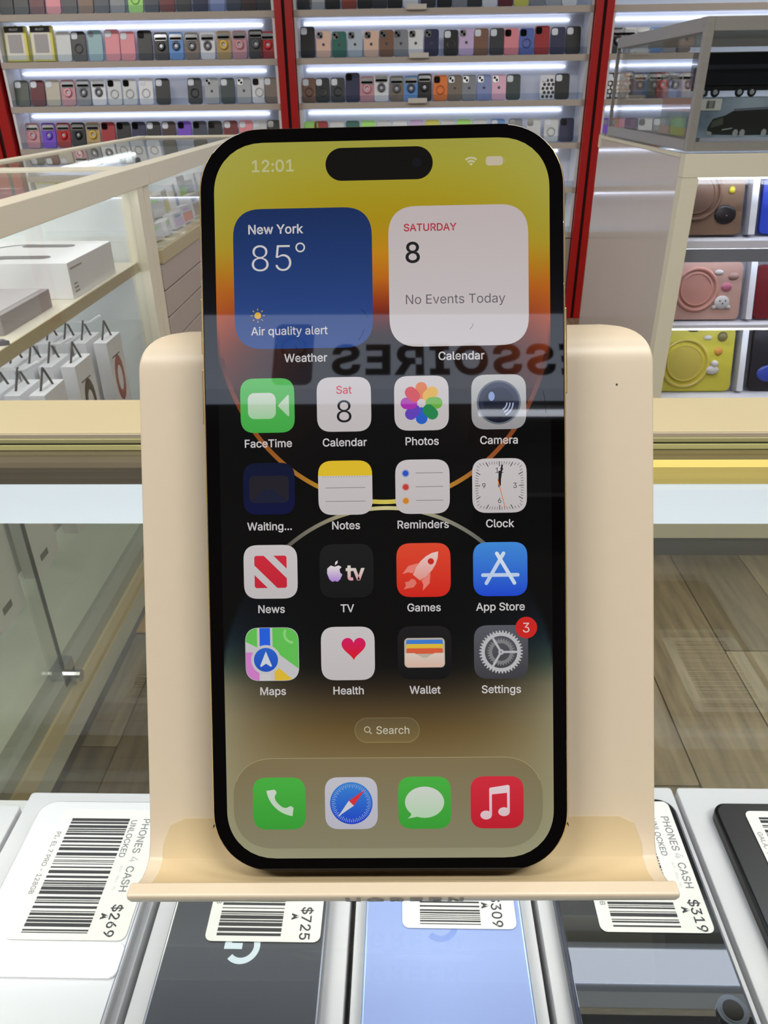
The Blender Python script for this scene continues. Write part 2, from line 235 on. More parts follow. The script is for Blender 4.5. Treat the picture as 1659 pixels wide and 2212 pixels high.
e~404~212 -8 177 -5 145 3 117 16 92 35 72 58 56 85 44 116 37 150 34 187 36 224 44 258 55 290 71 317 91 340 115 359 142 373 172 382 205 384 226 383 246 380 266 374 285 366 303 355 319 341 334 324 347 305 357 282 365 256 370 227 371 169 75 169 75 221 338 221 310 202 308 226 304 248 298 269 288 286 277 301 263 314 246 323 227 328 205 330 183 328 164 323 146 313 131 301 119 286 109 270 102 251 97 231 96 211 96 178 98 151 102 127 110 106 121 88 135 73 151 61 169 53 190 48 212 46 241 49 254 53 265 58 276 65 294 82 306 105 365 91 358 72 348 55 335 39 320 26 302 14 283 4 261 -3 237 -7
g~425~207 -151 180 -149 156 -146 134 -140 114 -132 97 -122 82 -110 59 -84 51 -69 101 -41 122 -66 131 -74 142 -82 154 -88 169 -93 187 -96 207 -97 236 -95 261 -87 282 -75 298 -58 308 -34 311 -6 311 68 306 68 287 41 266 23 252 16 236 10 217 6 195 5 165 7 138 14 113 27 90 43 71 65 55 90 43 120 36 154 34 191 36 229 43 263 55 293 71 320 90 342 112 361 138 374 166 382 196 384 218 383 237 379 253 373 267 365 279 356 308 319 313 319 313 379 372 379 372 -9 370 -40 363 -67 350 -90 334 -109 314 -124 291 -136 265 -144 237 -149/205 59 227 61 246 66 264 75 278 87 290 103 300 121 307 142 311 166 312 193 311 219 307 242 300 264 291 283 279 299 264 312 247 322 227 328 205 330 182 328 163 322 145 312 130 298 118 282 109 262 102 241 98 218 96 193 98 167 102 144 109 123 118 104 131 88 145 76 163 66 183 61
h~410~114 227 114 0 53 0 53 509 114 509 114 287 102 287 116 319 132 344 152 362 175 374 200 382 227 384 252 383 275 377 295 369 313 356 328 340 341 321 350 298 355 271 357 240 357 0 296 0 296 235 293 263 286 286 273 304 256 318 235 326 210 329 192 328 176 324 161 317 147 308 136 297 126 283 119 266 115 248
i~167~53 0 53 379 114 379 114 0/84 443 73 444 63 448 54 455 47 463 43 472 41 483 43 494 47 504 54 512 63 518 73 522 84 524 95 522 105 518 114 512 121 504 125 494 126 483 125 472 121 463 114 455 105 448 95 444
k~381~110 137 110 212 121 212 284 379 360 379 184 199 177 199/53 0 53 509 114 509 114 0/294 0 148 186 191 229 372 0
l~189~112 0 91 8 74 20 62 37 55 59 53 84 53 509 114 509 114 83 120 62 126 57 135 53 157 52 170 54 181 3
m~610~53 0 53 379 112 379 112 295 108 295 114 314 122 331 132 346 144 358 158 368 172 376 187 382 203 385 219 386 245 383 268 375 287 361 303 342 314 320 321 295 312 295 318 312 326 329 337 343 350 356 364 366 381 375 398 381 417 385 437 386 458 385 478 380 497 372 514 361 529 346 541 328 550 307 555 283 557 255 557 0 496 0 496 254 493 279 485 298 473 313 456 323 438 329 419 330 402 329 387 326 374 320 363 312 353 302 345 290 340 277 336 263 335 247 335 0 274 0 274 260 272 280 265 297 253 311 238 322 220 328 199 330 185 329 171 326 158 320 145 312 135 302 126 289 119 274 115 257 114 238 114 0
n~410~114 227 114 0 53 0 53 379 112 379 112 287 102 287 116 319 132 344 152 362 175 374 200 382 227 384 252 383 275 377 295 369 313 356 328 340 341 321 350 298 355 271 357 240 357 0 296 0 296 235 293 263 286 286 273 304 256 318 235 326 210 329 192 328 176 324 161 317 147 308 136 297 126 283 119 266 115 248
o~415~207 -8 174 -5 144 3 117 16 93 35 72 58 56 85 44 116 37 150 34 187 37 225 44 260 56 291 72 318 93 341 117 360 144 374 174 382 207 384 241 382 271 374 299 360 323 341 343 318 359 291 371 260 379 225 381 187 379 150 371 116 359 85 343 58 323 35 299 16 271 3 241 -5/207 46 231 49 252 55 270 66 285 80 298 97 307 117 314 139 318 163 319 187 318 212 314 236 307 258 298 278 285 296 270 310 252 321 231 328 207 330 184 328 163 321 145 310 130 296 118 278 108 258 102 236 98 212 96 187 98 163 102 139 108 117 118 97 130 80 145 66 163 55 184 49
p~424~53 -143 53 379 112 379 112 319 118 319 137 346 171 373 188 379 207 383 229 384 259 382 287 374 313 361 335 342 354 320 370 293 381 261 388 227 390 189 388 151 381 116 370 84 355 57 336 34 313 16 288 3 260 -6 229 -8 208 -7 189 -3 173 4 159 12 147 21 118 59 114 59 114 -143/220 47 242 49 262 55 279 66 294 80 306 97 316 117 323 139 327 163 328 189 327 215 323 239 316 261 307 281 295 298 280 311 262 322 243 328 220 330 198 328 178 322 161 312 147 299 134 282 125 263 118 241 114 216 113 189 114 162 118 138 125 115 135 95 147 78 162 65 179 55 198 49
q~424~372 -143 311 -143 311 59 306 59 287 31 277 21 266 12 252 4 236 -3 217 -7 195 -8 165 -6 137 3 111 16 89 34 70 57 55 84 43 116 36 151 34 189 36 227 43 261 55 293 70 320 89 342 112 361 137 374 165 382 196 384 218 383 237 379 253 373 267 364 278 355 287 346 307 319 313 319 313 379 372 379/205 47 226 49 246 55 263 65 278 78 290 95 299 115 306 138 310 162 312 189 310 216 306 241 300 263 290 282 278 299 263 312 246 322 227 328 205 330 182 328 162 322 145 311 130 298 118 281 108 261 102 239 98 215 96 189 98 163 102 139 109 117 118 97 130 80 145 66 162 55 182 49
r~259~53 0 53 379 112 379 112 321 115 321 124 339 137 354 152 367 171 377 191 383 243 384 243 322 207 326 174 321 159 315 146 306 135 296 126 284 119 269 115 254 114 237 114 0
s~365~182 -8 157 -7 133 -3 112 3 93 12 76 24 62 38 50 54 41 73 36 94 94 107 101 87 111 72 124 60 141 52 160 47 181 45 206 47 227 53 244 62 258 74 265 88 268 103 266 115 262 126 254 136 243 144 229 150 212 155 149 170 118 180 92 192 72 208 58 227 50 249 47 274 49 295 55 314 65 332 79 347 95 360 115 370 137 378 161 383 187 384 212 383 234 379 254 372 271 363 286 352 299 339 309 324 318 308 324 290 268 277 262 291 254 304 243 316 228 325 210 331 187 333 166 331 147 326 131 317 119 305 111 292 109 277 110 264 115 253 124 243 136 235 152 229 172 223 229 209 261 200 287 187 306 171 320 153 328 131 331 107 329 85 323 65 312 47 298 31 281 18 260 6 236 -2 210 -7
t~227~204 379 204 327 6 327 6 379/65 471 126 471 126 98 127 83 130 70 136 61 144 55 156 51 202 54 213 2 168 -4 138 -1 113 7 92 21 77 41 68 64 65 93
u~410~182 -5 158 -3 135 2 115 11 97 23 82 39 69 59 60 82 54 109 53 139 53 379 114 379 114 144 116 117 124 94 137 75 154 61 175 53 200 50 218 51 234 55 249 62 263 71 274 83 283 97 290 113 295 132 296 153 296 379 357 379 357 0 298 0 298 92 307 92 294 60 277 35 257 17 234 5 209 -3
v~389~163 0 17 379 84 379 199 42 206 21 184 21 191 42 209 110 305 379 371 379 226 0
w~567~138 0 23 379 87 379 175 41 165 41 192 163 252 379 316 379 362 214 382 136 402 41 391 41 480 379 545 379 429 0 368 0 277 338 291 338 277 280 199 0
y~389~47 -139 61 -86 94 -90 104 -89 113 -86 122 -81 130 -74 138 -64 145 -51 163 -1 17 379 84 379 187 87 199 42 206 21 184 21 305 379 371 379 204 -58 196 -77 187 -93 177 -107 165 -119 153 -128 139 -136 125 -141 109 -144 57 -142
°~316~158 283 138 285 119 290 101 298 84 310 70 324 59 340 50 358 45 377 43 397 45 418 50 437 59 455 70 472 84 486 101 497 119 506 138 511 158 513 179 511 198 506 216 497 232 486 246 472 257 455 266 437 271 418 273 397 271 377 266 358 257 340 246 324 232 310 216 298 198 290 179 285/158 334 170 335 180 338 190 343 199 349 207 357 213 366 218 376 221 386 222 397 221 409 218 420 213 430 207 439 190 453 180 458 170 461 158 462 147 461 136 458 126 453 109 439 103 430 98 420 95 397 98 376 103 366 109 357 117 349 126 343 136 338 147 335
 ~188~"""
_G = {}
for _l in GLYPHS.strip('\n').split('\n'):
    _c, _a, _p = _l.split('~', 2)
    _ls = []
    for q in _p.split('/'):
        nums = [int(t) for t in q.split()]
        if nums: _ls.append([(nums[i], nums[i + 1]) for i in range(0, len(nums), 2)])
    _G[_c] = (int(_a), _ls)
_T = {}
def glyph(c, bold):
    k = (c, bold)
    if k in _T: return _T[k]
    adv, loops = _G[c]; vs = []; faces = []; sign = []
    for L in loops:
        if bold:
            n = len(L); M = []
            for i in range(n):
                a, p, b = L[i - 1], L[i], L[(i + 1) % n]
                d1 = Vector((p[0] - a[0], p[1] - a[1])).normalized(); d2 = Vector((b[0] - p[0], b[1] - p[1])).normalized()
                t = d1 + d2; t = t.normalized() if t.length > 1e-3 else d1
                co = max(0.5, t.dot(d1)); M.append((p[0] - t.y * bold / co, p[1] + t.x * bold / co))   # outlines run clockwise outside
            L = M
        ar = sum(L[i - 1][0] * L[i][1] - L[i][0] * L[i - 1][1] for i in range(len(L)))
        n0 = len(vs); vs += [Vector(p) for p in L]; ids = list(range(n0, n0 + len(L)))
        faces.append(ids if ar > 0 else ids[::-1]); sign.append(1 if ar > 0 else -1)
    if not vs: _T[k] = ([], []); return _T[k]
    r = delaunay_2d_cdt(vs, [], faces, 1, 1e-4)
    tri = [tuple(f) for f, of in zip(r[2], r[5]) if sum(sign[i] for i in of) != 0]
    _T[k] = ([tuple(v) for v in r[0]], tri); return _T[k]
def text2d(s, cap, align='c', bold=0, track=0):
    sc = cap / 509; x = 0; V = []; F = []; w_ = sum(_G[c][0] + track for c in s) - track
    x = -w_ / 2 if align == 'c' else (0 if align == 'l' else -w_)
    for c in s:
        v, f = glyph(c, bold); n = len(V)
        V += [((x + p[0]) * sc, p[1] * sc) for p in v]; F += [tuple(i + n for i in t) for t in f]; x += _G[c][0] + track
    return V, F

# ================================================================== the room
M_ceil = mat('ceiling_paint', (112, 112, 112), .9)
M_wall = mat('wall_paint', (190, 188, 184), .85, noise=.04, nscale=9)
M_dim = mat('dark_shop_wall', (44, 42, 42), .8, noise=.08, nscale=7)  # dark tone stands for the unlit open shop behind the camera
def structure(name, mb, m, parent=None, **k):
    o = mb.build(name, m, parent, **k)
    if not parent: o['kind'] = 'structure'
    return o
structure('ceiling', MB().box(-3.2, 3.4, -2.6, 5.2, 2.9, 2.95), M_ceil)
structure('wall_left', MB().box(-3.2, -3.15, -2.6, 5.2, 0, 2.9), M_wall)
structure('wall_right', MB().box(3.35, 3.4, -2.6, 5.2, 0, 2.9), M_wall)
structure('wall_back', MB().box(-3.2, 3.4, 5.15, 5.2, 0, 2.9), M_wall)
structure('wall_front', MB().box(-3.2, 3.4, -2.2, -2.15, 0, 2.9), M_dim)
# floor of vinyl planks laid lengthways
fl = structure('floor', MB().box(-3.2, 3.4, -2.6, 5.2, -0.02, -0.002), mat('floor_base', (70, 62, 52), .8))
PL = []
for i, (a, b) in enumerate([((150, 134, 110), (112, 98, 78)), ((138, 122, 98), (104, 90, 72)), ((160, 146, 122), (122, 108, 88)), ((128, 114, 92), (98, 86, 70))]):
    PL.append(mat('plank_vinyl_%d' % i, a, .38, col2=b, noise=1, nscale=7, stretch=(7, .8, 1)))
pw, pl_ = 0.178, 1.19
pm = {}
for i in range(31):
    off = (i * 0.41) % pl_
    for j in range(5):
        y0 = 0.36 - off + j * pl_
        if y0 + pl_ < 0.3 or y0 > 4.5: continue
        x0 = -2.5 + i * pw; k = random.randrange(4)
        if k not in pm:
            pm[k] = MB().prism(rrect(pw - .003, pl_ - .003, .003, 1), 0, .004).build('plank', PL[k], fl, (x0 + pw / 2, y0 + pl_ / 2, -0.003)); continue
        o = bpy.data.objects.new('plank', pm[k].data); COL.objects.link(o); o.parent = fl; o.location = (x0 + pw / 2, y0 + pl_ / 2, -0.003)
for lx, ly in LAMPS:
    t = thing('ceiling_light', 'white rectangular ceiling light panel on the %s, %s' % (('left side' if lx < 0 else 'right side'), {-0.55: 'behind the photographer', 0.35: 'over the near counter', 2.2: 'over the side aisle'}[ly]), 'ceiling light', (lx, ly, 2.9), group='ceiling light panels')
    MB().box(-.6, .6, -.16, .16, -.025, 0).build('light_frame', mat('lamp_frame', (225, 225, 225), .5), t)
    MB().box(-.56, .56, -.13, .13, -.032, -.024).build('light_diffuser', mat('lamp_diffuser', (240, 240, 240), .5, emit=(255, 248, 232), estr=4), t)
# lit sign band high on the wall behind the photographer (it mirrors in the phone glass)
sg = thing('lit_sign', 'long backlit pale sign band reading ACCESSOIRES high on the wall opposite', 'sign', (0.3, -2.15, 2.70))
MB().box(-1.75, 1.75, 0, .10, -.155, .19).build('sign_panel', mat('sign_face', (200, 205, 212), .4, emit=(214, 226, 248), estr=2.5), sg)
v, f = text2d('ACCESSOIRES', .126, 'c', bold=32, track=58)
o = MB().tris(v, f).build('sign_lettering', mat('sign_ink', (18, 16, 16), .5), sg, (.15, .102, -.088), (math.radians(90), 0, math.radians(180)))
ic = MB().prism(rrect(.15, .28, .03), 0, .003).build('phone_pictogram', mat('sign_grey', (120, 126, 142), .5, emit=(96, 106, 130), estr=1), sg, (-.68, .102, -.0), (math.radians(90), 0, math.radians(180)))
MB().torus(.045, .006, 0, 24, 6).build('pictogram_ring', mat('sign_grey2', (60, 62, 70), .5), ic, (0, .03, .004))
wsu = thing('wall_shelf', 'dark wall shelf with a lamp strip below the lit sign band opposite', 'shelf', (.95, -2.15, 2.3))
MB().box(-.68, .9, 0, .25, .075, .09).build('board', mat('shelf_dark', (60, 60, 66), .5), wsu)
MB().box(-.66, .88, .2, .22, .06, .075).build('lamp_strip', mat('strip_bright', (240, 242, 250), .4, emit=(232, 238, 250), estr=9), wsu)
MB().box(-.68, .9, 0, .2, -.25, -.235).build('board', mat('shelf_dark', (60, 60, 66), .5), wsu)
# ================================================================== the lit wall shelving
M_white = mat('shelf_white', (226, 228, 233), .55)
M_sedge = mat('shelf_edge_laminate', (178, 168, 160), .6)
M_red = mat('post_red', (168, 14, 12), .35, noise=.06, nscale=20)
M_dark = mat('slot_black', (28, 10, 9), .7)
M_led = mat('led_cool', (240, 245, 255), .4, emit=(228, 236, 255), estr=5)
M_base = mat('base_mauve', (176, 164, 161), .5)
M_lip = glass('acrylic_lip', (236, 240, 245), .8)
YS = 4.10
WS = YS / 4.40                                 # the wall was measured in proportion to its distance
XR = [(a * WS, b * WS) for a, b in ((-2.035, -.63), (-.535, .925), (1.02, 2.6))]
HS = [v * WS for v in (.352, .150, -.048, -.245, -.46, -.69)]
bayname = ['left bay', 'middle bay', 'right bay']
shelfname = ['topmost visible shelf', 'second shelf down', 'third shelf down', 'fourth shelf down', 'fifth shelf down', 'lowest shelf']
un = []
for bi, (x0, x1) in enumerate(XR):
    u = thing('shelf_unit', 'white lit wall shelving full of phone cases, %s' % ['left of the red posts', 'between two red posts behind the phone', 'behind the glass display box'][bi], 'shelving', (x0, YS, 0), group='lit wall shelving bays')
    W = x1 - x0
    MB().box(0, W, .15, .17, CAMZ - .66, CAMZ + .56).build('back_panel', mat('panel_white', (232, 235, 244), .6), u)
    for xs in (0, W - .012): MB().box(xs, xs + .012, .0, .15, CAMZ - .66, CAMZ + .56).build('side_panel', M_white, u)
    for k, h in enumerate(HS + [.52]):
        MB().box(.012, W - .012, .004, .15, CAMZ + h - .024, CAMZ + h - .003).build('shelf_board', M_white, u)
        MB().box(.0, W, -.004, .004, CAMZ + h - .027, CAMZ + h - .001).build('shelf_edge', M_sedge, u)
        if k < 6: MB().box(.012, W - .012, .000, .003, CAMZ + h, CAMZ + h + .028).build('acrylic_lip', M_lip, u)
        if k != 5: MB().box(.03, W - .08, .141, .149, CAMZ + h - .0470, CAMZ + h - .0448).build('led_or_fill_strip', M_led, u)
    MB().box(0, W, 0, .17, 0.0, CAMZ - .675).build('base_panel', M_base, u)
for i, (x, wd, lb) in enumerate([(-2.11 * WS, .115, 'red shelf post at the far left end of the shelving'), (-.582 * WS, .083, 'red double shelf post just left above the phone'), (.972 * WS, .083, 'red double shelf post right of the phone')]):
    t = thing('shelf_post', lb, 'post', (x, YS - .03, 0), group='red shelving posts')
    for s in (-1, 1):
        MB().box(s * wd * .29 - wd * .2, s * wd * .29 + wd * .2, -.0, .2, 0, CAMZ + 1.0).build('post_board', M_red, t)
    MB().box(-wd * .1, wd * .1, .02, .2, 0, CAMZ + 1.0).build('post_slot', M_dark, t)
MB().box(-2.2, -2.03, 4.10, 4.3, 0, CAMZ + 1.0).build('wall_end_panel', M_red)['kind'] = 'structure'
bpy.data.objects['wall_end_panel'].name = 'trim_1'

# ---- phone cases, one by one
C = dict(black=(17, 17, 21), maroon=(96, 16, 34), darkred=(110, 22, 30), pink=(226, 138, 150), charcoal=(44, 46, 52), brown=(122, 88, 68), slate=(52, 60, 78),
         silver=(168, 172, 178), lime=(170, 232, 120), navy=(28, 32, 74), blue=(92, 148, 214), teal=(140, 178, 188), taupe=(122, 108, 96), clear=(206, 210, 214), white=(224, 226, 232),
         gold=(178, 150, 98), rose=(196, 142, 152), red=(158, 26, 34), peach=(226, 190, 172), green=(40, 104, 92), paleblue=(176, 190, 204), grey=(134, 138, 146), lilac=(204, 180, 222),
         forest=(52, 66, 66), olive=(84, 90, 84), beige=(188, 182, 168), purple=(116, 66, 200), orange=(232, 122, 48), cobalt=(86, 104, 178), periwinkle=(130, 146, 196), rust=(140, 60, 44), darkbrown=(56, 34, 36), yellow=(214, 208, 92), palepink=(232, 182, 208))
WORD = dict(darkred='dark red', paleblue='pale blue', forest='dark green', olive='grey-green', darkbrown='dark brown', palepink='pale pink', periwinkle='periwinkle blue', clear='clear')
def cm(c): return mat('case_' + c, C[c], .42)
M_chrome = mat('chrome', (205, 208, 214), .18, 1.0)
M_lens = mat('lens_black', (12, 12, 14), .1)
M_hole = mat('cutout_white', (214, 220, 232), .5)
FEAT = dict(p='plain', c='with camera window', l='with camera lens pad and round emblem', r='with round magnet ring', k='with twist ring stand and chrome top', t='in black clear frame', s='with white spots', n='see-through')
count = {}
def phone_case(px, py, row, bay, kind, col, hpx, wpx=31):
    P = at(px, py, YS + .03); k = kind
    wd = wpx / 1630 * 3.80 * WS; P.x = max(XR[bay][0] + .014 + wd / 2, min(XR[bay][1] - .014 - wd / 2, P.x)); ht = hpx * .00216 * WS
    desc = f"{WORD.get(col, col)} phone case {FEAT[k]}"
    key = (col, k, row, bay); count.setdefault(key, []).append(px)
    t = thing('phone_case', desc, 'phone case', (P.x, YS + .035, CAMZ + HS[row] + .002), (math.radians(-14), 0, 0), group='phone cases on the lit wall shelves')
    CASES.append((t, desc, row, bay, px, WORD.get(col, col)))
    T = Matrix(((1, 0, 0, 0), (0, 0, -1, 0), (0, 1, 0, 0), (0, 0, 0, 1)))     # outline (x,y) -> (x, z), front towards the shop
    pts = rrect(wd, ht, .011, 3, (0, ht / 2))
    MB().prism(pts, -.011, 0, T).build('shell', cm(col), t, bevel=0)
    fz = .0005
    lw = wd * .42
    if k in 'cr' or k == 's' or k == 't':
        MB().prism(rrect(lw, lw, .008, 3, (-wd / 2 + lw * .62, ht - lw * .68)), 0, .0018, T).build('camera_window', M_hole if (px * 7) % 3 else M_lens, t)
    if k == 'p':
        MB().prism(rrect(lw * .8, lw * .8, .008, 3, (-wd / 2 + lw * .6, ht - lw * .62)), 0, .0012, T).build('camera_window', mat('cutout_grey', (120, 126, 138), .5), t)
    if k in 'l':
        MB().prism(rrect(lw, lw, .008, 3, (-wd / 2 + lw * .62, ht - lw * .68)), 0, .002, T).build('camera_window', M_chrome, t)
        MB().prism(circle(.006, 10, (-wd / 2 + lw * .45, ht - lw * .5)), .002, .003, T).prism(circle(.006, 10, (-wd / 2 + lw * .8, ht - lw * .85)), .002, .003, T).build('camera_lens', M_lens, t)
        MB().prism(circle(.0065, 10, (0, ht * .48)), 0, .001, T).build('emblem', mat('emblem', (60, 60, 70), .4), t)
    if k in 'rt':
        c2 = tuple(min(255, max(0, int(v * .82))) for v in C[col]) if col not in ('black', 'navy', 'slate') else (66, 66, 74)
        MB().torus(wd * .27, .0028, .001, 18, 5, T, c=(0, ht * .42)).build('magnet_ring', mat('ring_' + col, c2, .4), t)
    if k == 'k':
        MB().prism(rrect(wd * .86, .026, .006, 2, (0, ht - .022)), 0, .003, T).build('chrome_bar', M_chrome, t)
        MB().prism(rrect(wd * .8, .010, .003, 2, (0, ht - .027)), .003, .004, T).build('camera_lens', M_lens, t)
        MB().torus(wd * .2, .006, .004, 16, 6, T, c=(0, ht * .5), sy=1.08).build('ring_stand', mat('ringst_' + col, {'gold': (214, 178, 84), 'rose': (206, 150, 160), 'red': (200, 40, 48), 'purple': (110, 78, 200), 'blue': (60, 70, 96), 'black': (30, 30, 34)}.get(col, (86, 86, 92)), .3, .3), t)
        MB().prism(circle(wd * .12, 12, (0, ht * .5)), 0, .003, T).build('ring_mirror', mat('ring_mirror', (176, 180, 190), .25, .5), t)
    if k == 's':
        mb = MB()
        for a in range(3):
            for b in range(5): mb.prism(circle(.0075, 8, ((-.3 + .3 * a + .1 * (b % 2)) * wd, ht * (.1 + .16 * b))), 0, .0008, T)
        mb.build('spots', mat('spot_black', (34, 34, 40), .5) if col == 'white' else mat('spot_pale', (226, 226, 226), .5), t)
    return t
CASES = []
def row_of(row, bay, y_of, hpx, items):
    for it in items.split():
        a = it.split(':'); px = float(a[0]); col = a[1]; k = a[2] if len(a) > 2 else 'p'; h = float(a[3]) if len(a) > 3 else hpx
        phone_case(px, y_of(px), row, bay, k, col, h)
row_of(0, 0, lambda x: 38 - x * .03, 62, "15:black 48:charcoal 82:maroon 117:pink 152:charcoal 187:brown 221:slate 255:grey 294:lime:r 328:slate 362:darkred 397:charcoal 433:navy 470:periwinkle 505:slate 538:darkbrown 572:charcoal")
row_of(0, 1, lambda x: 15, 62, "651:charcoal 685:silver 718:black 754:rust 788:black 820:charcoal 853:black:r 887:white 925:charcoal 960:black 993:grey 1025:charcoal 1058:white:r 1092:maroon 1126:yellow 1160:grey 1195:silver 1230:white")
row_of(1, 0, lambda x: 130, 62, "140:clear:n 172:black:r 208:teal:p:64 245:pink:c:65 278:pink:c:60 315:black:c:62 350:black:k:57 382:blue:k:57 416:taupe:k:56 450:white:k:56 485:gold:k:58 519:rose:k:58 554:charcoal:k:60 585:red:k:56")
row_of(1, 1, lambda x: 120, 55, "665:black:c:64 699:peach:l 733:green:l:53 767:paleblue:l:54 802:peach:l:54 835:brown:l 866:grey:l 898:white:l 932:navy:l 974:black:r:53 1007:lilac:l 1039:brown:c 1073:charcoal:c 1104:pink:c:54 1137:cobalt:r:54 1170:red:c:58 1204:navy:c:55 1237:black:c:56")
row_of(2, 0, lambda x: 225, 56, "49:olive:c 83:maroon:c 116:beige:c 149:rose:k 182:grey:k 215:white:k 249:clear:r 282:clear:r 317:white:t:58 353:black:c 422:charcoal:r 459:silver:l 493:forest:c:55 528:silver:l 561:white:r:55 590:taupe:c:55")
row_of(2, 1, lambda x: 218, 54, "664:brown:r:52 697:black:r:52 730:charcoal:r:52 762:navy:c:62 793:rose:k 824:white:k:58 857:taupe:k 888:blue:k 917:black:k:58 951:orange:r 982:taupe:l 1013:grey:l 1045:periwinkle:l 1077:palepink:l 1108:forest:c 1181:white:s 1213:black:c")
row_of(3, 0, lambda x: 305, 56, "70:rose:k 105:purple:k 137:red:k 169:black:k 201:gold:k 234:red:c 267:black:c 300:navy:c 332:black:c 365:darkbrown:c 399:purple:c 432:slate:c 465:black:c 499:darkred:c 532:pink:c 562:clear:c 594:black:c")
row_of(3, 1, lambda x: 300, 52, "660:lime:n 694:red:n 728:clear:n 762:green:n 796:lime:n 830:clear:n 864:white:n 900:lilac:n 934:yellow:n 968:clear:n 1002:lime:n 1036:clear:n 1075:blue:c 1113:grey:c 1152:clear:c 1190:clear:r 1224:navy:c")
row_of(1, 2, lambda x: 110, 52, "1312:black:k 1357:white:k 1388:clear:k 1417:blue:k 1446:silver:k 1476:charcoal:k")
row_of(2, 2, lambda x: 208, 54, "1306:black:s 1346:peach:s 1374:brown 1403:forest 1430:red:k 1458:periwinkle:k 1486:clear:k 1514:charcoal:k")
row_of(3, 2, lambda x: 300, 50, "1296:purple 1333:pink 1362:black:c 1392:clear:c 1424:grey:c 1456:maroon 1488:charcoal:c 1522:charcoal")
row_of(4, 2, lambda x: 393, 50, "1293:navy 1332:silver 1358:grey:r 1392:silver:n 1424:grey:n")
row_of(5, 2, lambda x: 480, 48, "1294:cobalt 1332:yellow 1358:grey 1392:silver 1424:beige")
# labels: each case is told apart by its look, else by its neighbours and shelf
CASES.sort(key=lambda c: (c[3], c[2], c[4]))
used = {}
for i, (t, desc, row, bay, px, cw) in enumerate(CASES):
    prev = CASES[i - 1] if i and CASES[i - 1][2:4] == (row, bay) else None
    nxt = CASES[i + 1] if i + 1 < len(CASES) and CASES[i + 1][2:4] == (row, bay) else None
    sh = ['top shelf', 'second shelf', 'third shelf', 'fourth shelf', 'fifth shelf', 'lowest shelf'][row]; by = bayname[bay]
    same = [c for c in CASES if c[1] == desc and c[2:4] == (row, bay)]
    d = desc.replace('with camera lens pad and round emblem', 'with lens pad').replace('with twist ring stand and chrome top', 'with ring stand').replace('with round magnet ring', 'with magnet ring')
    if len(same) == 1: lb = f"{d}, {sh} of {by}"
    elif prev and nxt: lb = f"{d} between {prev[5]} and {nxt[5]} ones, {sh}, {by}"
    else: lb = f"{d} at {'left' if nxt else 'right'} end of {sh}, {by}"
    if lb in used: lb = f"{d}, {['', 'second', 'third', 'fourth', 'fifth', 'sixth', 'seventh'][[c[0] for c in same].index(t)]} such from left on {sh}, {by}"
    used[lb] = 1; t['label'] = lb
# two retail packs and small price holders
for n, px in enumerate((40, 96)):
    P = at(px, 130, YS + .03)
    t = thing('case_packet', ['yellow edged clear case packet at the left end of the second shelf', 'yellow edged clear case packet beside the see-through phone case'][n], 'packet', (P.x, YS + .03, CAMZ + HS[1] + .0045), (math.radians(-10), 0, 0), group='boxed cases on the second shelf')
    MB().box(-.052, .052, .0, .026, 0, .145).build('box', mat('pack_yellow', (226, 214, 96), .5), t)
    MB().box(-.048, .042, -.001, 0, .006, .118).build('front_card', mat('pack_white', (226, 224, 214), .5), t)
    MB().box(-.035, .030, -.002, -.001, .034, .11).build('window', mat('pack_window', (168, 164, 168), .25), t)
    MB().box(-.048, .042, -.002, 0, .118, .142).build('header', mat('pack_black', (44, 46, 52), .5), t)
    v, f = text2d('SELECT', .008, 'c', 20)
    MB().tris(v, f).build('header_print', mat('pack_print', (230, 230, 230), .5), t, (-.004, -.0025, .126), (math.radians(90), 0, 0))
    MB().torus(.010, .0025, 0, 12, 5, Matrix(((1, 0, 0, 0), (0, 0, -1, .015), (0, 1, 0, .139), (0, 0, 0, 1)))).build('hanger', mat('pack_black', (44, 46, 52), .5), t)
for n, (px, py, row) in enumerate(((905, 116, 1), (902, 213, 2), (900, 6, 0))):
    P = at(px, py, YS - .01)
    t = thing('price_holder', ['small white price holder on the edge of the second shelf', 'small white price holder on the edge of the third shelf', 'small white price holder on the edge of the top shelf'][n], 'price holder', (P.x, YS - .005, CAMZ + HS[row]), group='price holders on the shelf edges')
    MB().box(-.045, .045, -.006, 0, -.004, .014).build('card', mat('holder_white', (206, 200, 194), .5), t)
    MB().box(-.045, .045, -.012, .0, -.008, -.004).build('foot', mat('holder_grey', (186, 180, 174), .5), t)

# ================================================================== glass counters of the shop
M_cream = mat('counter_cream', (192, 179, 144), .42, noise=.02, nscale=30)
M_creamd = mat('counter_cream_shade', (196, 186, 158), .5)
G_clear = glass('counter_glass', (252, 253, 252))
G_pane = glass('front_pane_glass', (247, 248, 240), 1.0)
def h(z): return CAMZ + z
GZ = -0.1445                                   # upper face of our counter's glass
ct = thing('glass_counter', 'cream framed glass counter in the foreground with phone boxes inside, the stand on top', 'counter', (0, .1, 0))
def cb(name, m, x0, x1, y0, y1, z0, z1, parent=None, **k):
    par = parent or ct; L = par.location
    return MB().box(x0 - L.x, x1 - L.x, y0 - L.y, y1 - L.y, h(z0) - L.z, h(z1) - L.z).build(name, m, par, **k)
cb('top_rail', M_cream, -.9, .9, .3205, .3635, -.1448, -.1367, bevel=.0006)
cb('rail_skirt', M_cream, -.9, .9, .345, .3635, -.19, -.145)
cb('rail_shade_strip', mat('rail_shade_grey', (176, 166, 150), .5), -.9, .9, .3195, .3205, -.1392, -.1374)  # grey strip stands for the shade along the cream rail's inner edge
cb('glass_seal', mat('seal_dark', (58, 60, 46), .5), -.9, .9, .3185, .3205, -.1420, -.1411)
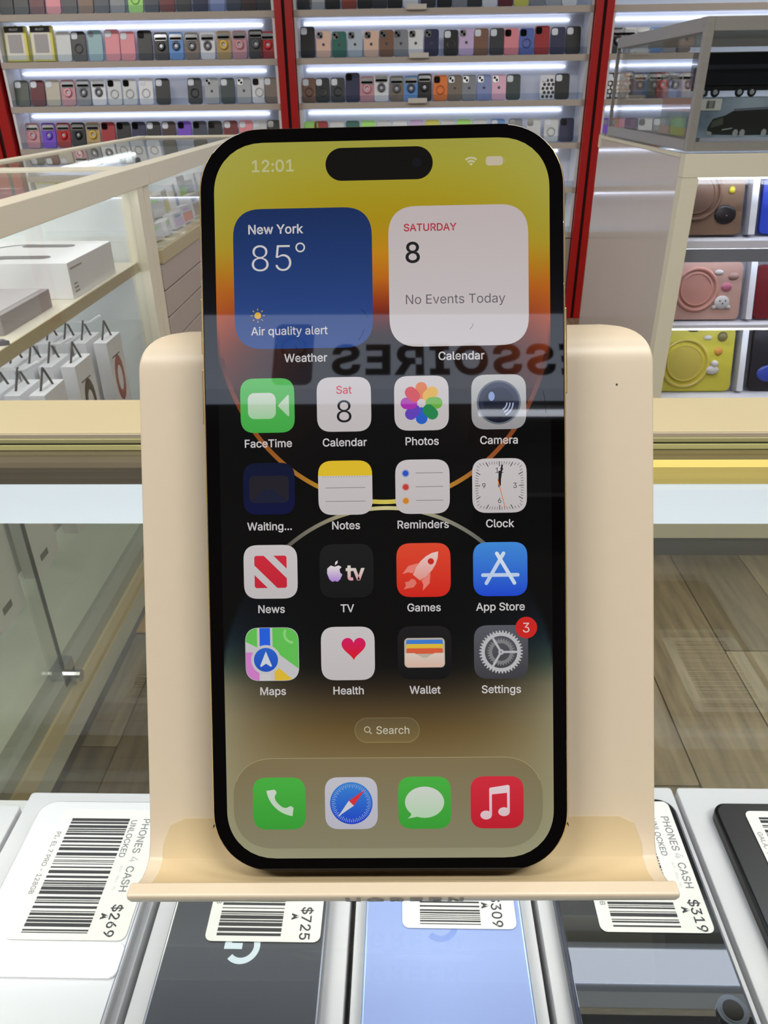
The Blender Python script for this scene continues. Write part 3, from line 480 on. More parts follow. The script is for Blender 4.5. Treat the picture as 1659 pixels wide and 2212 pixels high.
cb('glass_channel', mat('channel_yellow', (206, 202, 140), .35), -.9, .9, .3178, .3205, -.1444, -.1421)
cb('glass_channel', mat('channel_dull', (170, 166, 124), .4), -.9, .9, .3182, .3205, -.1410, -.1393)
cb('glass_top', G_clear, -.9, .9, -.22, .3175, GZ - .006, GZ)
cb('channel_board', mat('channel_brown', (108, 98, 82), .3, noise=.25, nscale=14, stretch=(.6, 1, 60)), -.9, .0, .3000, .335, -.1531, -.1449)
cb('channel_board', mat('channel_olive', (112, 100, 66), .4), .0, .9, .3076, .335, -.1531, -.1449)
cb('channel_board', mat('channel_gold', (250, 224, 130), .32, noise=.12, nscale=12, stretch=(.8, 1, 50)), .0, .9, .2998, .3075, -.1531, -.1449)
cb('lamp_housing', mat('led_housing', (225, 232, 240), .4, emit=(214, 226, 238), estr=.66), -.9, .9, .3000, .335, -.1735, -.1532)
cb('lamp_strip', mat('led_row', (240, 244, 255), .4, emit=(226, 236, 255), estr=7), -.9, .9, .3055, .330, -.1745, -.1736)
cb('front_pane', G_pane, -.9, .9, .337, .342, -.60, -.150)
cb('shelf', mat('shelf_glass_white', (214, 216, 214), .4), -.9, .9, -.2, .334, -.412, -.4026)
cb('lower_panel', M_cream, -.9, .9, .337, .355, -1.08, -.60)
cb('side_panel', M_cream, -.918, -.9, -.22, .3635, -1.08, -.137); cb('side_panel', M_cream, .9, .918, -.22, .3635, -1.08, -.137)
cb('rear_rail', M_cream, -.9, .9, -.26, -.22, -.18, -.137)

# ---- neighbouring counter along the left: two glass cases in line
lc = thing('glass_display_case', 'long cream framed glass display case on the left with shelf and hanging boxes', 'display case', (-.675, 1.0, 0))
XA, XB = -.86, -.49
def lb(name, m, x0, x1, y0, y1, z0, z1, **k): return cb(name, m, x0, x1, y0, y1, z0, z1, lc, **k)
Y0, Y1, Y2 = .42, 1.53, 2.69
M_rail = mat('rail_cream', (234, 227, 208), .4)
lb('top_rail', M_rail, XB - .035, XB, Y0, Y1 + .046, -.152, -.117, bevel=.001); lb('top_rail', M_rail, XA, XA + .03, Y0, Y1, -.150, -.117)
lb('top_rail', M_rail, XA, XB - .036, Y0, Y0 + .03, -.150, -.1171); lb('cross_rail', M_rail, XA, XB - .036, Y1 - .02, Y1 + .012, -.150, -.1172)
lb('corner_post', M_rail, XB - .035, XB - .001, Y1 - .035, Y1 + .0, -1.0, -.152); lb('corner_post', M_rail, XB - .028, XB - .004, Y1 + .012, Y1 + .045, -1.0, -.150)
lb('corner_post', M_rail, XA, XA + .03, Y1 - .03, Y1, -1.0, -.15)
lb('glass_top', G_clear, XA + .03, XB - .035, Y0 + .03, Y1 - .021, -.1245, -.1205)
lb('side_pane', G_clear, XB - .012, XB - .008, Y0 + .01, .845, -.735, -.153)
lb('side_pane', G_clear, XB - .020, XB - .016, .825, Y1 - .036, -.735, -.153)
lb('pane_edge', mat('pane_edge_dark', (52, 62, 60), .3), XB - .0122, XB - .0078, .845, .848, -.735, -.153)
lk = MB().tube([(-.006, 0, -.01), (.016, 0, -.01)], .009, 12).build('lock', M_chrome, lc, (XB + .675, .845 - 1.0, h(-.738)))
MB().box(-.02, .0, -.02, .016, -.016, .014).build('lock_plate', M_chrome, lk)
lb('led_or_fill_strip', mat('added_led_rail', (240, 244, 250), .4, emit=(236, 243, 250), estr=14), XB - .034, XB - .028, Y0 + .05, Y1 - .06, -.1565, -.1525)  # added strip, tucked under the rail to light the box fronts
lb('back_panel', mat('case_back', (226, 230, 232), .6), XA + .001, XA + .012, Y0, Y1, -.74, -.15)
lb('end_panel', mat('case_end', (220, 226, 228), .6), XA + .012, XB - .036, Y1 - .02, Y1 - .012, -.74, -.152)
lb('led_or_fill_strip', mat('added_led_shelf', (240, 244, 250), .4, emit=(236, 243, 250), estr=10), XB - .045, XB - .038, Y0 + .05, Y1 - .06, -.3045, -.3005)  # added strip below the shelf, brightens the lower part of the case
lb('floor_board', mat('case_floor', (206, 210, 198), .5), XA, XB - .03, Y0, Y1, -.752, -.742)
sh = lb('shelf', mat('case_shelf', (228, 222, 206), .45), XA + .02, XB - .024, Y0 + .03, Y1 - .03, -.300, -.283, bevel=.001)
lb('shelf_edge', M_cream, XB - .0238, XB - .0215, Y0 + .03, Y1 - .03, -.301, -.2825)
lb('led_or_fill_strip', mat('led_case', (240, 244, 250), .4, emit=(236, 243, 250), estr=16), XA + .014, XA + .024, Y0 + .05, Y1 - .05, -.165, -.158)
lb('led_or_fill_strip', bpy.data.materials['led_case'], XA + .10, XA + .11, Y0 + .05, Y1 - .05, -.308, -.301)
lb('sill', mat('sill_shade_grey', (150, 152, 142), .4), XB - .03, XB, Y0, Y1, -.765, -.742)  # shadow on the bottom rail is put into this grey
lb('sill_strip', M_cream, XB - .03, XB + .004, Y0, Y1 + .045, -.803, -.766)
lb('plinth', mat('plinth_grey', (170, 170, 158), .5), XA, XB + .001, Y0, Y1 + .045, -.845, -.8035)
lb('kick_panel', mat('kick_dark', (80, 72, 64), .6), XA + .03, XB - .12, Y0, Y1, -1.079, -.8455)

l2 = thing('glass_display_case', 'further display case beyond the corner post on the left, slatted front below', 'display case', (-.675, 2.1, 0))
def l2b(name, m, *a, **k): return cb(name, m, *a, l2, **k)
l2b('top_rail', M_rail, XB - .035, XB, Y1 + .048, Y2, -.152, -.1175, bevel=.001); l2b('top_rail', M_rail, XA, XA + .03, Y1 + .048, Y2, -.15, -.1175)
l2b('end_rail', M_rail, XA, XB, Y2, Y2 + .03, -.150, -.1175)
l2b('glass_top', G_clear, XA + .03, XB - .035, Y1 + .049, Y2, -.1245, -.1205)
l2b('side_pane', G_clear, XB - .016, XB - .012, Y1 + .05, Y2, -.280, -.153)
l2b('end_panel', mat('case_end', (220, 226, 228), .6), XA, XB, Y2, Y2 + .012, -.9, -.15)
l2b('back_panel', bpy.data.materials['case_back'], XA + .001, XA + .012, Y1 + .05, Y2, -.9, -.15)
l2b('tray', mat('case_shelf', (228, 222, 206), .45), XA + .02, XB - .005, Y1 + .05, Y2 - .005, -.300, -.283)
l2b('tray_edge', M_cream, XB - .005, XB + .002, Y1 + .05, Y2 + .02, -.302, -.276)
l2b('led_or_fill_strip', bpy.data.materials['led_case'], XA + .014, XA + .024, Y1 + .1, Y2 - .1, -.165, -.158)
l2b('corner_post', M_rail, XB - .03, XB, Y2 - .0, Y2 + .03, -1.079, -.152)
for k in range(13):
    z = -.304 - k * .0545
    MB().box(-.006, 0, 0, Y2 - Y1 - .06, -.0515, 0).build('slat', mat('slat_mauve', (186, 174, 168), .5), l2, (XB + .675 - .002, Y1 + .05 - 2.1, h(z)), bevel=.001, seg=1)
l2b('slat_backing', mat('slat_groove', (96, 84, 80), .8), XB - .02, XB - .0085, Y1 + .05, Y2, -1.02, -.302)
cols = ['white', 'lilac', 'white', 'lime', 'grey', 'white', 'orange', 'yellow', 'silver', 'pink', 'white', 'gold', 'periwinkle', 'paleblue']
pos = ['nearest the post', 'behind the nearest', 'in the middle', 'towards the far end', 'at the far end']
n = 0
for r in range(2):
    for k in range(12):
        y = Y1 + .11 + k * .088 + random.uniform(-.01, .01); x = XB - .055 - r * .10; c = cols[(n * 5 + r) % len(cols)]; n += 1
        hh = random.uniform(.03, .055) + r * .02
        x += 0; t = thing('blister_pack', f"{WORD.get(c, c)} small accessory packet, {['front', 'rear'][r]} row, {['first', 'second', 'third', 'fourth', 'fifth', 'sixth', 'seventh', 'eighth', 'ninth', 'tenth', 'eleventh', 'twelfth'][k]} beyond the corner post", 'packet', (x, y, h(-.2808)), (0, math.radians(-8), random.uniform(-.2, .2)), 'small packets in the far left case')
        MB().box(-.012, .012, -.034, .034, 0, hh).build('box', mat('packet_white', (222, 222, 226), .4), t)
        MB().box(.012, .0135, -.028, .028, .004, hh * .6).build('print', mat('packet_' + c, C[c], .4), t)
        MB().box(-.0125, .0138, -.02, .012, hh * .7, hh * .86).build('stripe', mat('packet2_' + c, C[cols[(n * 3) % len(cols)]], .4), t)
# ---- goods in the left case
M_box = mat('carton_white', (236, 236, 240), .5)
t = thing('headphone_box', 'large white carton with grey over-ear headphones printed on its lid, on the left case shelf', 'box', (-.62, 1.30, h(-.2828)))
MB().box(-.13, .098, -.10, .10, 0, .0555).build('carton', M_box, t, bevel=.0008)
v, f = stroke([(.052 * math.cos(a) - .03, .066 * math.sin(a) + .0) for a in [math.radians(60 + 12 * i) for i in range(21)]], .007)
MB().tris(v, f).build('headband_print', mat('print_darkgrey', (92, 92, 100), .4), t, (0, 0, .0558))
for c in ((-.005, .052), (-.005, -.052)):
    MB().prism(rrect(.09, .026, .012, 5), 0, .0004).build('ear_cup_print', mat('print_cup', (120, 118, 122), .4), t, (c[0] + .012, c[1], .0557))
A = [(0, -.9), (.28, -.98), (.55, -.75), (.78, -.25), (.55, .0), (.5, .3), (.72, .56), (.4, .72), (0, .58), (-.4, .72), (-.78, .4), (-.8, -.1), (-.58, -.7), (-.28, -.98)]
def apple(s): return [(x * s, y * s) for x, y in reversed(A)], [(.02 * s, .72 * s), (.3 * s, .95 * s), (.32 * s, 1.25 * s), (.08 * s, 1.08 * s)]
a1, a2 = apple(.0088)
p, q = fill(a1); p2, q2 = fill(a2)
MB().tris(p, q).tris(p2, q2).build('logo', mat('logo_grey', (128, 134, 152), .4), t, (-.028, -.1006, .026), (math.radians(90), 0, 0))
mb = MB().box(.098, .0984, -.093, -.045, .044, .047)
for k in range(3): mb.box(.098, .0984, -.088, -.07 - k * .002, .008 + k * .006, .0105 + k * .006)
mb.build('side_print', mat('print_grey', (150, 142, 132), .5), t)
t = thing('tablet_box', 'flat grey carton in front of the headphone box', 'box', (-.65, 1.08, h(-.2828)))
MB().box(-.12, .112, -.085, .075, 0, .027).build('carton', mat('carton_grey', (150, 144, 146), .55), t, bevel=.0008)
MB().box(-.118, .102, -.08, .07, .0271, .0275).build('lid', mat('carton_lid', (184, 180, 184), .5), t)
t = thing('stylus', 'dark grey flat stylus lying across the front of the left case shelf', 'stylus', (-.545, .955, h(-.2828)), (0, 0, math.radians(-4)))
MB().prism([(-.1, -.006), (.022, -.006), (.034, 0), (.022, .006), (-.1, .006)], 0, .006).build('barrel', mat('stylus_grey', (92, 92, 104), .35), t)
MB().box(.022, .026, -.0035, .0035, .006, .0068).build('clip', M_chrome, t)
t = thing('watch_strap', 'bright red strap end on the left case shelf beside the grey stylus', 'strap', (-.565, .925, h(-.2828)))
MB().prism(rrect(.07, .016, .007), 0, .005).build('band', mat('strap_red', (214, 52, 44), .45), t)
MB().prism(circle(.002, 8, (.022, 0)), .005, .0054).build('hole', M_dark, t)
# white watch-band boxes hanging on hooks that run from the back panel towards the aisle
ringc = [(64, 60, 44), (64, 60, 44), (70, 62, 48), (72, 66, 50), (176, 96, 88), (80, 70, 60)]
HY = [.80, .93, 1.06, 1.19, 1.32]
for k, y in enumerate(HY):
    hk = thing('display_hook', f"white wire hook on the left case back panel, {['nearest', 'second nearest', 'third nearest', 'fourth nearest', 'furthest'][k]} of five", 'hook', (XA + .0135, y, h(-.352)), group='white hooks in the left case')
    MB().tube([(0, 0, 0), (.29, 0, 0), (.312, 0, .012)], .0026, 6).build('wire', mat('hook_white', (226, 226, 228), .4), hk)
    MB().box(0, .003, -.012, .012, -.012, .012).build('plate', mat('hook_white', (226, 226, 228), .4), hk)
    for j in range(5):
        x = XB - .046 - j * .031 - (k % 2) * .006
        if j == 0: x += .006
        t = thing('watch_band_box', f"white hanging watch band box, {['front', 'second', 'third', 'fourth', 'rearmost'][j]} on the {['nearest', 'second', 'third', 'fourth', 'furthest'][k]} hook, {'ring print showing' if j == 0 else 'strap loop on top'}", 'box', (x, y, h(-.355)), group='white watch band boxes on hooks')
        MB().box(-.0115, .0115, -.036, .036, -.255, -.024).build('carton', M_box, t)
        v, f = stroke([(.0, .0), (-.0085, .001), (-.012, -.024)], .004)
        for s in (-1, 1):
            MB().tube([(0, 0, .006), (0, s * .007, -.004), (s * .003, s * .016, -.026)], .0018, 6).build('strap_loop', mat('loop_black', (64, 66, 70), .5), t)
        if j == 0:
            T = Matrix(((0, 0, 1, .0118), (1, 0, 0, 0), (0, 1, 0, 0), (0, 0, 0, 1)))
            MB().torus(.017, .0055, 0, 20, 5, T @ Matrix.Diagonal((1, 1, .12, 1)), sx=1, sy=1.9, c=(.0, -.098)).build('ring_print', mat('ringprint_%d' % k, ringc[k], .4, noise=.3, nscale=200), t)
            MB().box(.0116, .012, -.022, .016, -.056, -.054).box(.0116, .012, -.02, .004, -.235, -.225).build('print', mat('print_dark', (86, 84, 80), .5), t)
# ================================================================== display case on the right
rc = thing('glass_display_case', 'cream fronted display case on the right holding bagged tablet cases', 'display case', (.90, 1.68, 0))
def rb(name, m, *a, **k): return cb(name, m, *a, rc, **k)
M_rc = mat('right_case_cream', (222, 216, 196), .5)
rb('front_post', M_rc, .567, .600, 1.68, 1.712, -1.02, -.162, bevel=.0008); rb('top_rail', M_rc, .567, 1.4, 1.68, 1.712, -.1615, -.118, bevel=.0008)
rb('side_rail', M_rc, .567, .58, 1.713, 2.42, -.126, -.118); rb('back_rail', M_rc, .567, 1.4, 2.42, 2.45, -.150, -.118)
rb('glass_top', glass('right_glass', (246, 248, 248)), .567, 1.4, 1.69, 2.45, -.1175, -.1135)
rb('side_panel', mat('laminate_mauve', (206, 196, 192), .06, spec=.8, noise=.03, nscale=6), .569, .573, 1.713, 2.44, -1.02, -.127)
rb('interior_wall', mat('case_inner', (226, 228, 236), .6), .60, 1.4, 1.92, 1.93, -1.02, -.20)
rb('shelf', mat('case_inner', (226, 228, 236), .6), .60, 1.4, 1.715, 1.92, -.306, -.290)
rb('shelf_rim', mat('rim_grey', (128, 132, 140), .5), .60, .795, 1.716, 1.72, -.334, -.307)
rb('shelf', mat('case_inner', (226, 228, 236), .6), .60, 1.4, 1.73, 1.92, -.484, -.476)
rb('shelf', mat('case_inner', (226, 228, 236), .6), .60, 1.4, 1.715, 1.92, -.666, -.650)
rb('led_or_fill_strip', bpy.data.materials['led_case'], .62, 1.38, 1.74, 1.75, -.170, -.164); rb('led_or_fill_strip', bpy.data.materials['led_case'], .62, 1.38, 1.74, 1.75, -.312, -.307)
rb('led_or_fill_strip', bpy.data.materials['led_case'], .62, 1.38, 1.735, 1.742, -.4885, -.4845)  # added strip to brighten the lowest row of tablet cases
rb('lower_panel', M_rc, .600, 1.4, 1.69, 1.70, -1.02, -.666); rb('kick_panel', mat('kick_mauve', (86, 80, 82), .5), .58, 1.4, 1.70, 1.72, -1.079, -1.02)
rb('front_pane', glass('rc_front', (250, 250, 252), .6), .60, 1.4, 1.6825, 1.686, -.65, -.162)
# bagged tablet cases
G_bag = glass('bag_plastic', (240, 240, 242), 1.3, .12)
def tablet_case(lbl, x, z, y, wd, ht, col, ring, lean, charms, rr=.042, rc_=(0, 0), roll=0, txt=None):
    t = thing('tablet_case', lbl, 'tablet case', (x, y, h(z)), (math.radians(-lean), math.radians(roll), 0), 'bagged tablet cases in the right display case')
    T = Matrix(((1, 0, 0, 0), (0, 0, -1, 0), (0, 1, 0, 0), (0, 0, 0, 1)))
    MB().prism(rrect(wd, ht, .012, 4, (0, ht / 2)), -.012, 0, T).build('shell', mat('tc' + lbl[:9], col, .45, noise=.06, nscale=40), t, smooth=False)
    if ring:
        MB().torus(rr, .004, .002, 40, 8, T, c=(rc_[0], ht / 2 + rc_[1])).torus(rr * .76, .0022, .003, 36, 6, T, c=(rc_[0], ht / 2 + rc_[1])).build('ring_stand', mat('tcr' + lbl[:9], ring, .35), t, smooth=True)
        MB().prism(circle(rr * .74, 32, (rc_[0], ht / 2 + rc_[1])), 0, .003, T).build('ring_pad', mat('tcp' + lbl[:9], tuple(int(v * .94) for v in ring), .4), t)
    for nm, cc, px, py_, rx, ry in charms:
        b = MB()
        if nm == 'duck_charm': b.ball((px, py_, .004), rx, ry * .6, .005, T=T).ball((px + rx * .25, py_ + ry * .8, .005), rx * .55, ry * .5, .006, T=T)
        elif nm == 'puppy_charm': b.ball((px, py_, .004), rx, ry, .005, T=T).ball((px - rx * .9, py_ - ry * .7, .003), rx * .3, ry * .3, .003, T=T).ball((px + rx * .9, py_ - ry * .7, .003), rx * .3, ry * .3, .003, T=T)
        else: b.ball((px, py_, .001), rx, ry, .004, T=T)
        o = b.build(nm, mat('charm_%d_%d_%d' % cc, cc, .35), t, smooth=True)
        if nm == 'puppy_charm':
            MB().ball((px - rx * .35, py_ + ry * .2, .0085), .0016, .002, .001, T=T).ball((px + rx * .35, py_ + ry * .2, .0085), .0016, .002, .001, T=T).ball((px, py_ - ry * .2, .009), .002, .0016, .001, T=T).build('face', M_lens, o)
    if txt:
        v, f = text2d(txt, .006, 'c', 14); MB().tris(v, f).build('lettering', mat('tc_print', (232, 226, 214), .5), t, (0, -.0006, .012), (math.radians(90), 0, 0))
    MB().prism([(-wd / 2 - .012, -.0), (wd / 2 + .026, -.0), (wd / 2 + .022, ht + .012), (-wd / 2 - .012, ht + .012)], -.016, .012, T).build('bag', G_bag, t)
    MB().box(wd / 2 + .012, wd / 2 + .026, -.0125, .0165, .0, ht + .01).build('bag_seal', mat('bag_white', (214, 216, 224), .4), t)
    return t
W_ = (232, 230, 226)
tablet_case('brown bagged tablet case with round ring stand, top shelf of the right case', .663, -.2850, 1.757, .150, .145, (142, 112, 88), (132, 100, 82), 14,
            [('eye_charm', (40, 34, 34), .038, .042, .024, .020), ('flower_charm', (230, 206, 186), .040, .040, .009, .007), ('button_charm', (52, 48, 52), .012, .134, .018, .012), ('cloud_charm', (176, 176, 182), .052, .122, .014, .012), ('dot_charm', (226, 214, 60), .048, .092, .007, .008)], .052, (-.028, .012), 0)
tablet_case('pink bagged tablet case with white puppy charm, middle shelf of the right case', .683, -.4715, 1.762, .185, .126, (214, 172, 156), (226, 164, 148), 14,
            [('puppy_charm', W_, .050, .038, .018, .015), ('donut_charm', (206, 120, 148), .058, .072, .012, .010), ('bow_charm', W_, -.055, .104, .012, .006), ('bow_charm', W_, .038, .104, .010, .006), ('tag_charm', (196, 160, 146), .072, .096, .012, .008)], .046, (-.010, .004), 0)
tablet_case('yellow bagged tablet case with white duck charm, lowest shelf of the right case', .692, -.6455, 1.762, .200, .148, (224, 214, 78), (226, 208, 96), 14,
            [('duck_charm', W_, .052, .050, .016, .018), ('camera_charm', (126, 118, 70), .070, .128, .012, .012), ('flower_charm', (226, 160, 70), .064, .094, .010, .010), ('cloud_charm', W_, .036, .126, .010, .006), ('dot_charm', W_, -.060, .128, .008, .005), ('buckle_charm', (60, 56, 40), .0, .142, .012, .003)], .055, (-.014, -.008), 0)
tablet_case('bright blue bagged tablet case at the right edge of the top shelf', .882, -.2850, 1.765, .20, .145, (52, 84, 220), None, 14, [('dot_charm', (190, 40, 52), -.068, .03, .012, .012)])
tablet_case('dark red bagged tablet case at the right edge, middle shelf', .905, -.4715, 1.765, .19, .12, (128, 26, 36), None, 14, [('strap_charm', (60, 62, 70), -.05, .06, .012, .03)])
tablet_case('black bagged tablet case with blue patch, lowest shelf at the right edge', .938, -.6455, 1.765, .20, .145, (34, 34, 42), None, 14, [('patch_charm', (60, 84, 190), -.055, .04, .03, .02)])
# ---- aluminium framed display box on the right case
M_alu = mat('aluminium', (160, 158, 154), .38, .35, noise=.05, nscale=20, stretch=(1, 1, 8))
db = thing('glass_display_box', 'grey aluminium framed glass display box with model trucks on the right case', 'display box', (.9, 2.0, h(-.113)))
G_db = glass('box_glass', (236, 238, 238), .9)
bx0, bx1, by0, by1, bz0, bz1 = .568, 1.35, 1.69, 2.36, -.113, .115
def d_(name, m, *a, **k): return cb(name, m, *a, db, **k)
e = .016
for x in (bx0, bx1 - e):
    d_('frame_post', M_alu, x, x + e, by0, by0 + e, bz0, bz1, bevel=.001); d_('frame_post', M_alu, x, x + .008, by1 - .008, by1, bz0, bz1)
d_('frame_rail', M_alu, bx0 + e, bx1 - e, by0, by0 + e, bz1 - .024, bz1, bevel=.001); d_('frame_rail', M_alu, bx0 + e, bx1 - e, by0, by0 + e, bz0, bz0 + .016)
for z0, z1 in ((bz1 - .024, bz1), (bz0, bz0 + .020)):
    d_('frame_rail', M_alu, bx0, bx0 + .012, by0 + e, by1 - .008, z0, z1); d_('frame_rail', M_alu, bx0 + .01, bx1, by1 - .008, by1, z0, z1 if z0 > 0 else bz0 + .01)
d_('pane', G_db, bx0 + .014, bx0 + .017, by0 + e, by1 - .008, bz0 + .02, bz1 - .024); d_('pane', G_db, bx0 + e, bx1 - e, by0 + .006, by0 + .009, bz0 + .016, bz1 - .024)
d_('pane', G_db, bx0 + .012, bx1 - .01, by0 + e, by1 - .008, bz1 - .006, bz1 - .002)
# printed carton with a truck picture, the black model lorry on top of it
tb = thing('model_truck_box', 'printed blue-white carton with a truck picture and barcode label, inside the display box', 'box', (.80, 1.86, h(-.092)))
MB().box(-.205, .3, -.11, .12, 0, .0715).build('carton', mat('carton_sky', (182, 198, 214), .5, noise=1, col2=(120, 138, 158), nscale=14), tb)
MB().box(-.2058, -.205, -.11, .12, .046, .0715).build('side_band', mat('carton_salmon', (226, 164, 152), .5), tb)
MB().box(-.2058, -.205, -.11, .12, .0, .016).build('side_band', mat('carton_orange', (206, 156, 128), .5), tb)
TT = Matrix(((1, 0, 0, 0), (0, 0, -1, -.1102), (0, 1, 0, 0), (0, 0, 0, 1)))
MB().prism([(-.175, .006), (-.10, .004), (.3, .006), (.3, .069), (-.10, .052), (-.13, .048), (-.145, .040), (-.168, .034), (-.176, .018)], 0, .0006, TT, ).build('truck_print', mat('print_truck', (48, 50, 46), .4), tb)
MB().prism([(-.168, .030), (-.148, .037), (-.146, .024), (-.170, .018)], .0006, .001, TT).build('windscreen_print', mat('print_glass', (92, 96, 86), .4), tb)
MB().prism([(-.13, .052), (.3, .072), (.3, .066), (-.126, .048)], .0006, .0009, TT).build('roof_print', mat('print_roof', (120, 126, 138), .4), tb)
mb = MB()
for x in (-.118, -.104, -.06, -.044): mb.prism(circle(.0055, 12, (x, .008), .007), .0006, .0012, TT)
mb.prism([(-.177, .006), (-.166, .003), (-.166, .010), (-.177, .013)], .0006, .0012, TT).prism([(-.146, .013), (-.126, .016), (-.126, .018), (-.146, .015)], .0006, .0012, TT)
mb.build('wheel_print', mat('print_wheels', (178, 180, 180), .4), tb)
MB().prism(rrect(.040, .021, .002, 2, (-.176, .060)), .0006, .0010, TT).build('price_label', mat('label_paper', (236, 236, 230), .6), tb)
mb = MB(); x = -.186
for k in range(11): wd = random.choice([.0006, .0012]); mb.prism([(x, .053), (x + wd, .053), (x + wd, .067), (x, .067)], .0010, .0012, TT); x += wd + random.choice([.0005, .0009])
mb.build('barcode', mat('ink_black', (40, 40, 42), .6), tb)
mt = thing('model_truck', 'black model lorry with long trailer and chrome wheels, on the printed carton', 'toy truck', (.80, 1.80, h(-.0198)))
M_tb = mat('truck_black', (38, 40, 46), .28)
MB().box(-.205, .25, -.022, .022, .022, .080).build('trailer', M_tb, mt, bevel=.002)
MB().box(-.19, .24, -.0225, -.022, .05, .058).build('trailer_band', mat('truck_band', (72, 76, 88), .3), mt)
MB().box(-.2, .34, -.018, .018, .012, .022).build('chassis', mat('truck_chassis', (16, 16, 18), .6), mt)
MB().prism([(.262, .014), (.345, .014), (.345, .04), (.33, .05), (.318, .074), (.262, .078)], -.02, .02, Matrix(((1, 0, 0, 0), (0, 0, -1, 0), (0, 1, 0, 0), (0, 0, 0, 1)))).build('cab', M_tb, mt)
for x in (-.188, -.163, -.114, -.089, -.02, .2, .225, .3):
    T = Matrix(((1, 0, 0, x), (0, 0, -1, -.022), (0, 1, 0, .0095), (0, 0, 0, 1)))
    wl = MB().torus(.0065, .0028, .0, 18, 8, T).build('wheel', mat('tyre', (18, 18, 20), .7), mt, smooth=True)
    MB().prism(circle(.0048, 14), -.002, .0022, T).prism(circle(.0018, 8), .0022, .0034, T).build('hub', mat('hub_silver', (214, 216, 220), .3, .3), wl)
MB().box(-.06, -.045, -.0235, -.02, .013, .020).build('tank', M_chrome, mt)
sun_patch = thing('floor_sun_patch', 'golden sheet standing in for a sunlit patch on the plank floor beside the left counter', 'sun patch', (-.53, 1.66, .0015))  # thin gold sheet coloured in place of sunlight on the planks
MB().prism(rrect(.34, .6, .02, 3), 0, .006).build('sun_patch_face', mat('sun_patch_gold', (226, 180, 84), .8, noise=.1, nscale=40), sun_patch)
MB().prism(rrect(.344, .604, .022, 3), 0, .003).build('sun_patch_base', mat('sun_patch_edge', (120, 96, 52), .8), sun_patch)

# ================================================================== phone boxes lying inside our counter
SURF = -.362                                   # upper face of the boxed phones
M_carton = mat('carton_pale', (216, 216, 219), .45, noise=.02, nscale=20)
M_paper = mat('label_paper', (238, 238, 238), .55)
M_ink = mat('ink', (48, 48, 52), .6)
def carton(lbl, x0, x1, y1, y0=.06, top=-.3705, rotz=0.0):
    t = thing('phone_box', lbl, 'box', ((x0 + x1) / 2, (y0 + y1) / 2, h(-.402)), (0, 0, rotz), 'white phone boxes in a row inside the counter')
    w2, d2 = (x1 - x0) / 2, (y1 - y0) / 2
    MB().prism(rrect(2 * w2, 2 * d2, .002, 3), .0, .010).build('tray', M_carton, t)
    MB().prism(rrect(2 * w2, 2 * d2, .002, 3), .0106, top + .402).build('lid', M_carton, t, bevel=.0006)
    return t
carton('white phone box, leftmost, mostly outside the frame', -.322, -.2285, .304)
carton('white phone box under the white phone priced $269', -.2260, -.1310, .3135)
carton('white phone box under the dark grey phone priced $725', -.1275, -.0275, .318)
carton('white phone box under the light blue phone priced $309', -.0245, .0668, .318)
carton('white phone box under the black phone priced $319', .0700, .1622, .3215)
carton('white phone box under the black phone at the right edge', .1652, .262, .3215)
def handset(lbl, xc, y1, y0, wd, body, name_extra=None, rough=.12, r=.010, coat=0, frame=(70, 72, 78), spec=.6):
    t = thing('smartphone', lbl, 'smartphone', (xc, (y0 + y1) / 2, h(-.3702)), (0, 0, 0), 'boxed smartphones lying under the counter glass')
    L = y1 - y0
    MB().prism(rrect(wd, L, r, 8), 0, .0074).build('frame', mat('hsframe_%d' % frame[0], frame, .3, .6), t, bevel=.0014, seg=3)
    MB().prism(rrect(wd - .003, L - .003, r - .001, 8), .0074, .0082).build('back_glass', mat('hsback_%d_%d' % (body[0], body[2]), body, rough, spec=spec), t, bevel=.0004)
    return t
def sticker(lbl, x0, x1, y0, y1, bars, texts, seed, par_z=-.3616, rot=0.0, right_pad=None):
    xc, yc = (x0 + x1) / 2, (y0 + y1) / 2
    t = thing('price_label', lbl, 'label', (xc, yc, h(par_z)), (0, 0, rot), 'barcode price labels on the boxed phones')
    MB().prism(rrect(x1 - x0, y1 - y0, .0035, 5), 0, .0002).build('paper', M_paper, t)
    rnd = random.Random(seed); mb = MB(); bx0, bx1, by0, by1 = bars; y = by0 - yc
    while y < by1 - yc - .0005:
        wd = rnd.choice([.00045, .0005, .0009, .0009, .0014, .0019]); wd = min(wd, by1 - yc - y)
        mb.box(bx0 - xc, bx1 - xc, y, y + wd, .0002, .00025); y += wd + rnd.choice([.00045, .0005, .0008, .0013])
    mb.build('barcode', M_ink, t)
    for s, tx, ty, cap, al, m_, b in texts:      # lettering reads towards the viewer, tops to the right
        v, f = text2d(s, cap, al, b); v = [(p[1], -p[0]) for p in v]
        MB().tris(v, f).build('lettering', m_, t, (tx - xc, ty - yc, .00024))
    return t
M_faint = mat('ink_faint', (196, 196, 194), .6)
M_mid = mat('ink_mid', (120, 120, 122), .6)
pA = handset('white smartphone with a wide camera visor, leftmost, priced $269', -.1730, .3015, .138, .0785, (232, 233, 236), rough=.2, frame=(200, 200, 204))
MB().prism(rrect(.0765, .0170, .003, 3, (-.0, .0)), .0074, .0095).build('camera_visor', mat('visor_white', (240, 240, 248), .1, coat=.5), pA, (0, .2075 - .21975, 0), bevel=.0006)
pB = handset('dark grey smartphone with a pale round G mark, priced $725', -.0773, .305, .142, .0790, (54, 57, 63), rough=.38, frame=(150, 152, 158))
v, f = stroke([(.0072 * math.cos(a), .0072 * math.sin(a)) for a in [math.radians(45 + 9 * i) for i in range(36)]], .0030)
bar = [(0, -.0015), (.0087, -.0015), (.0087, .0015), (0, .0015)]
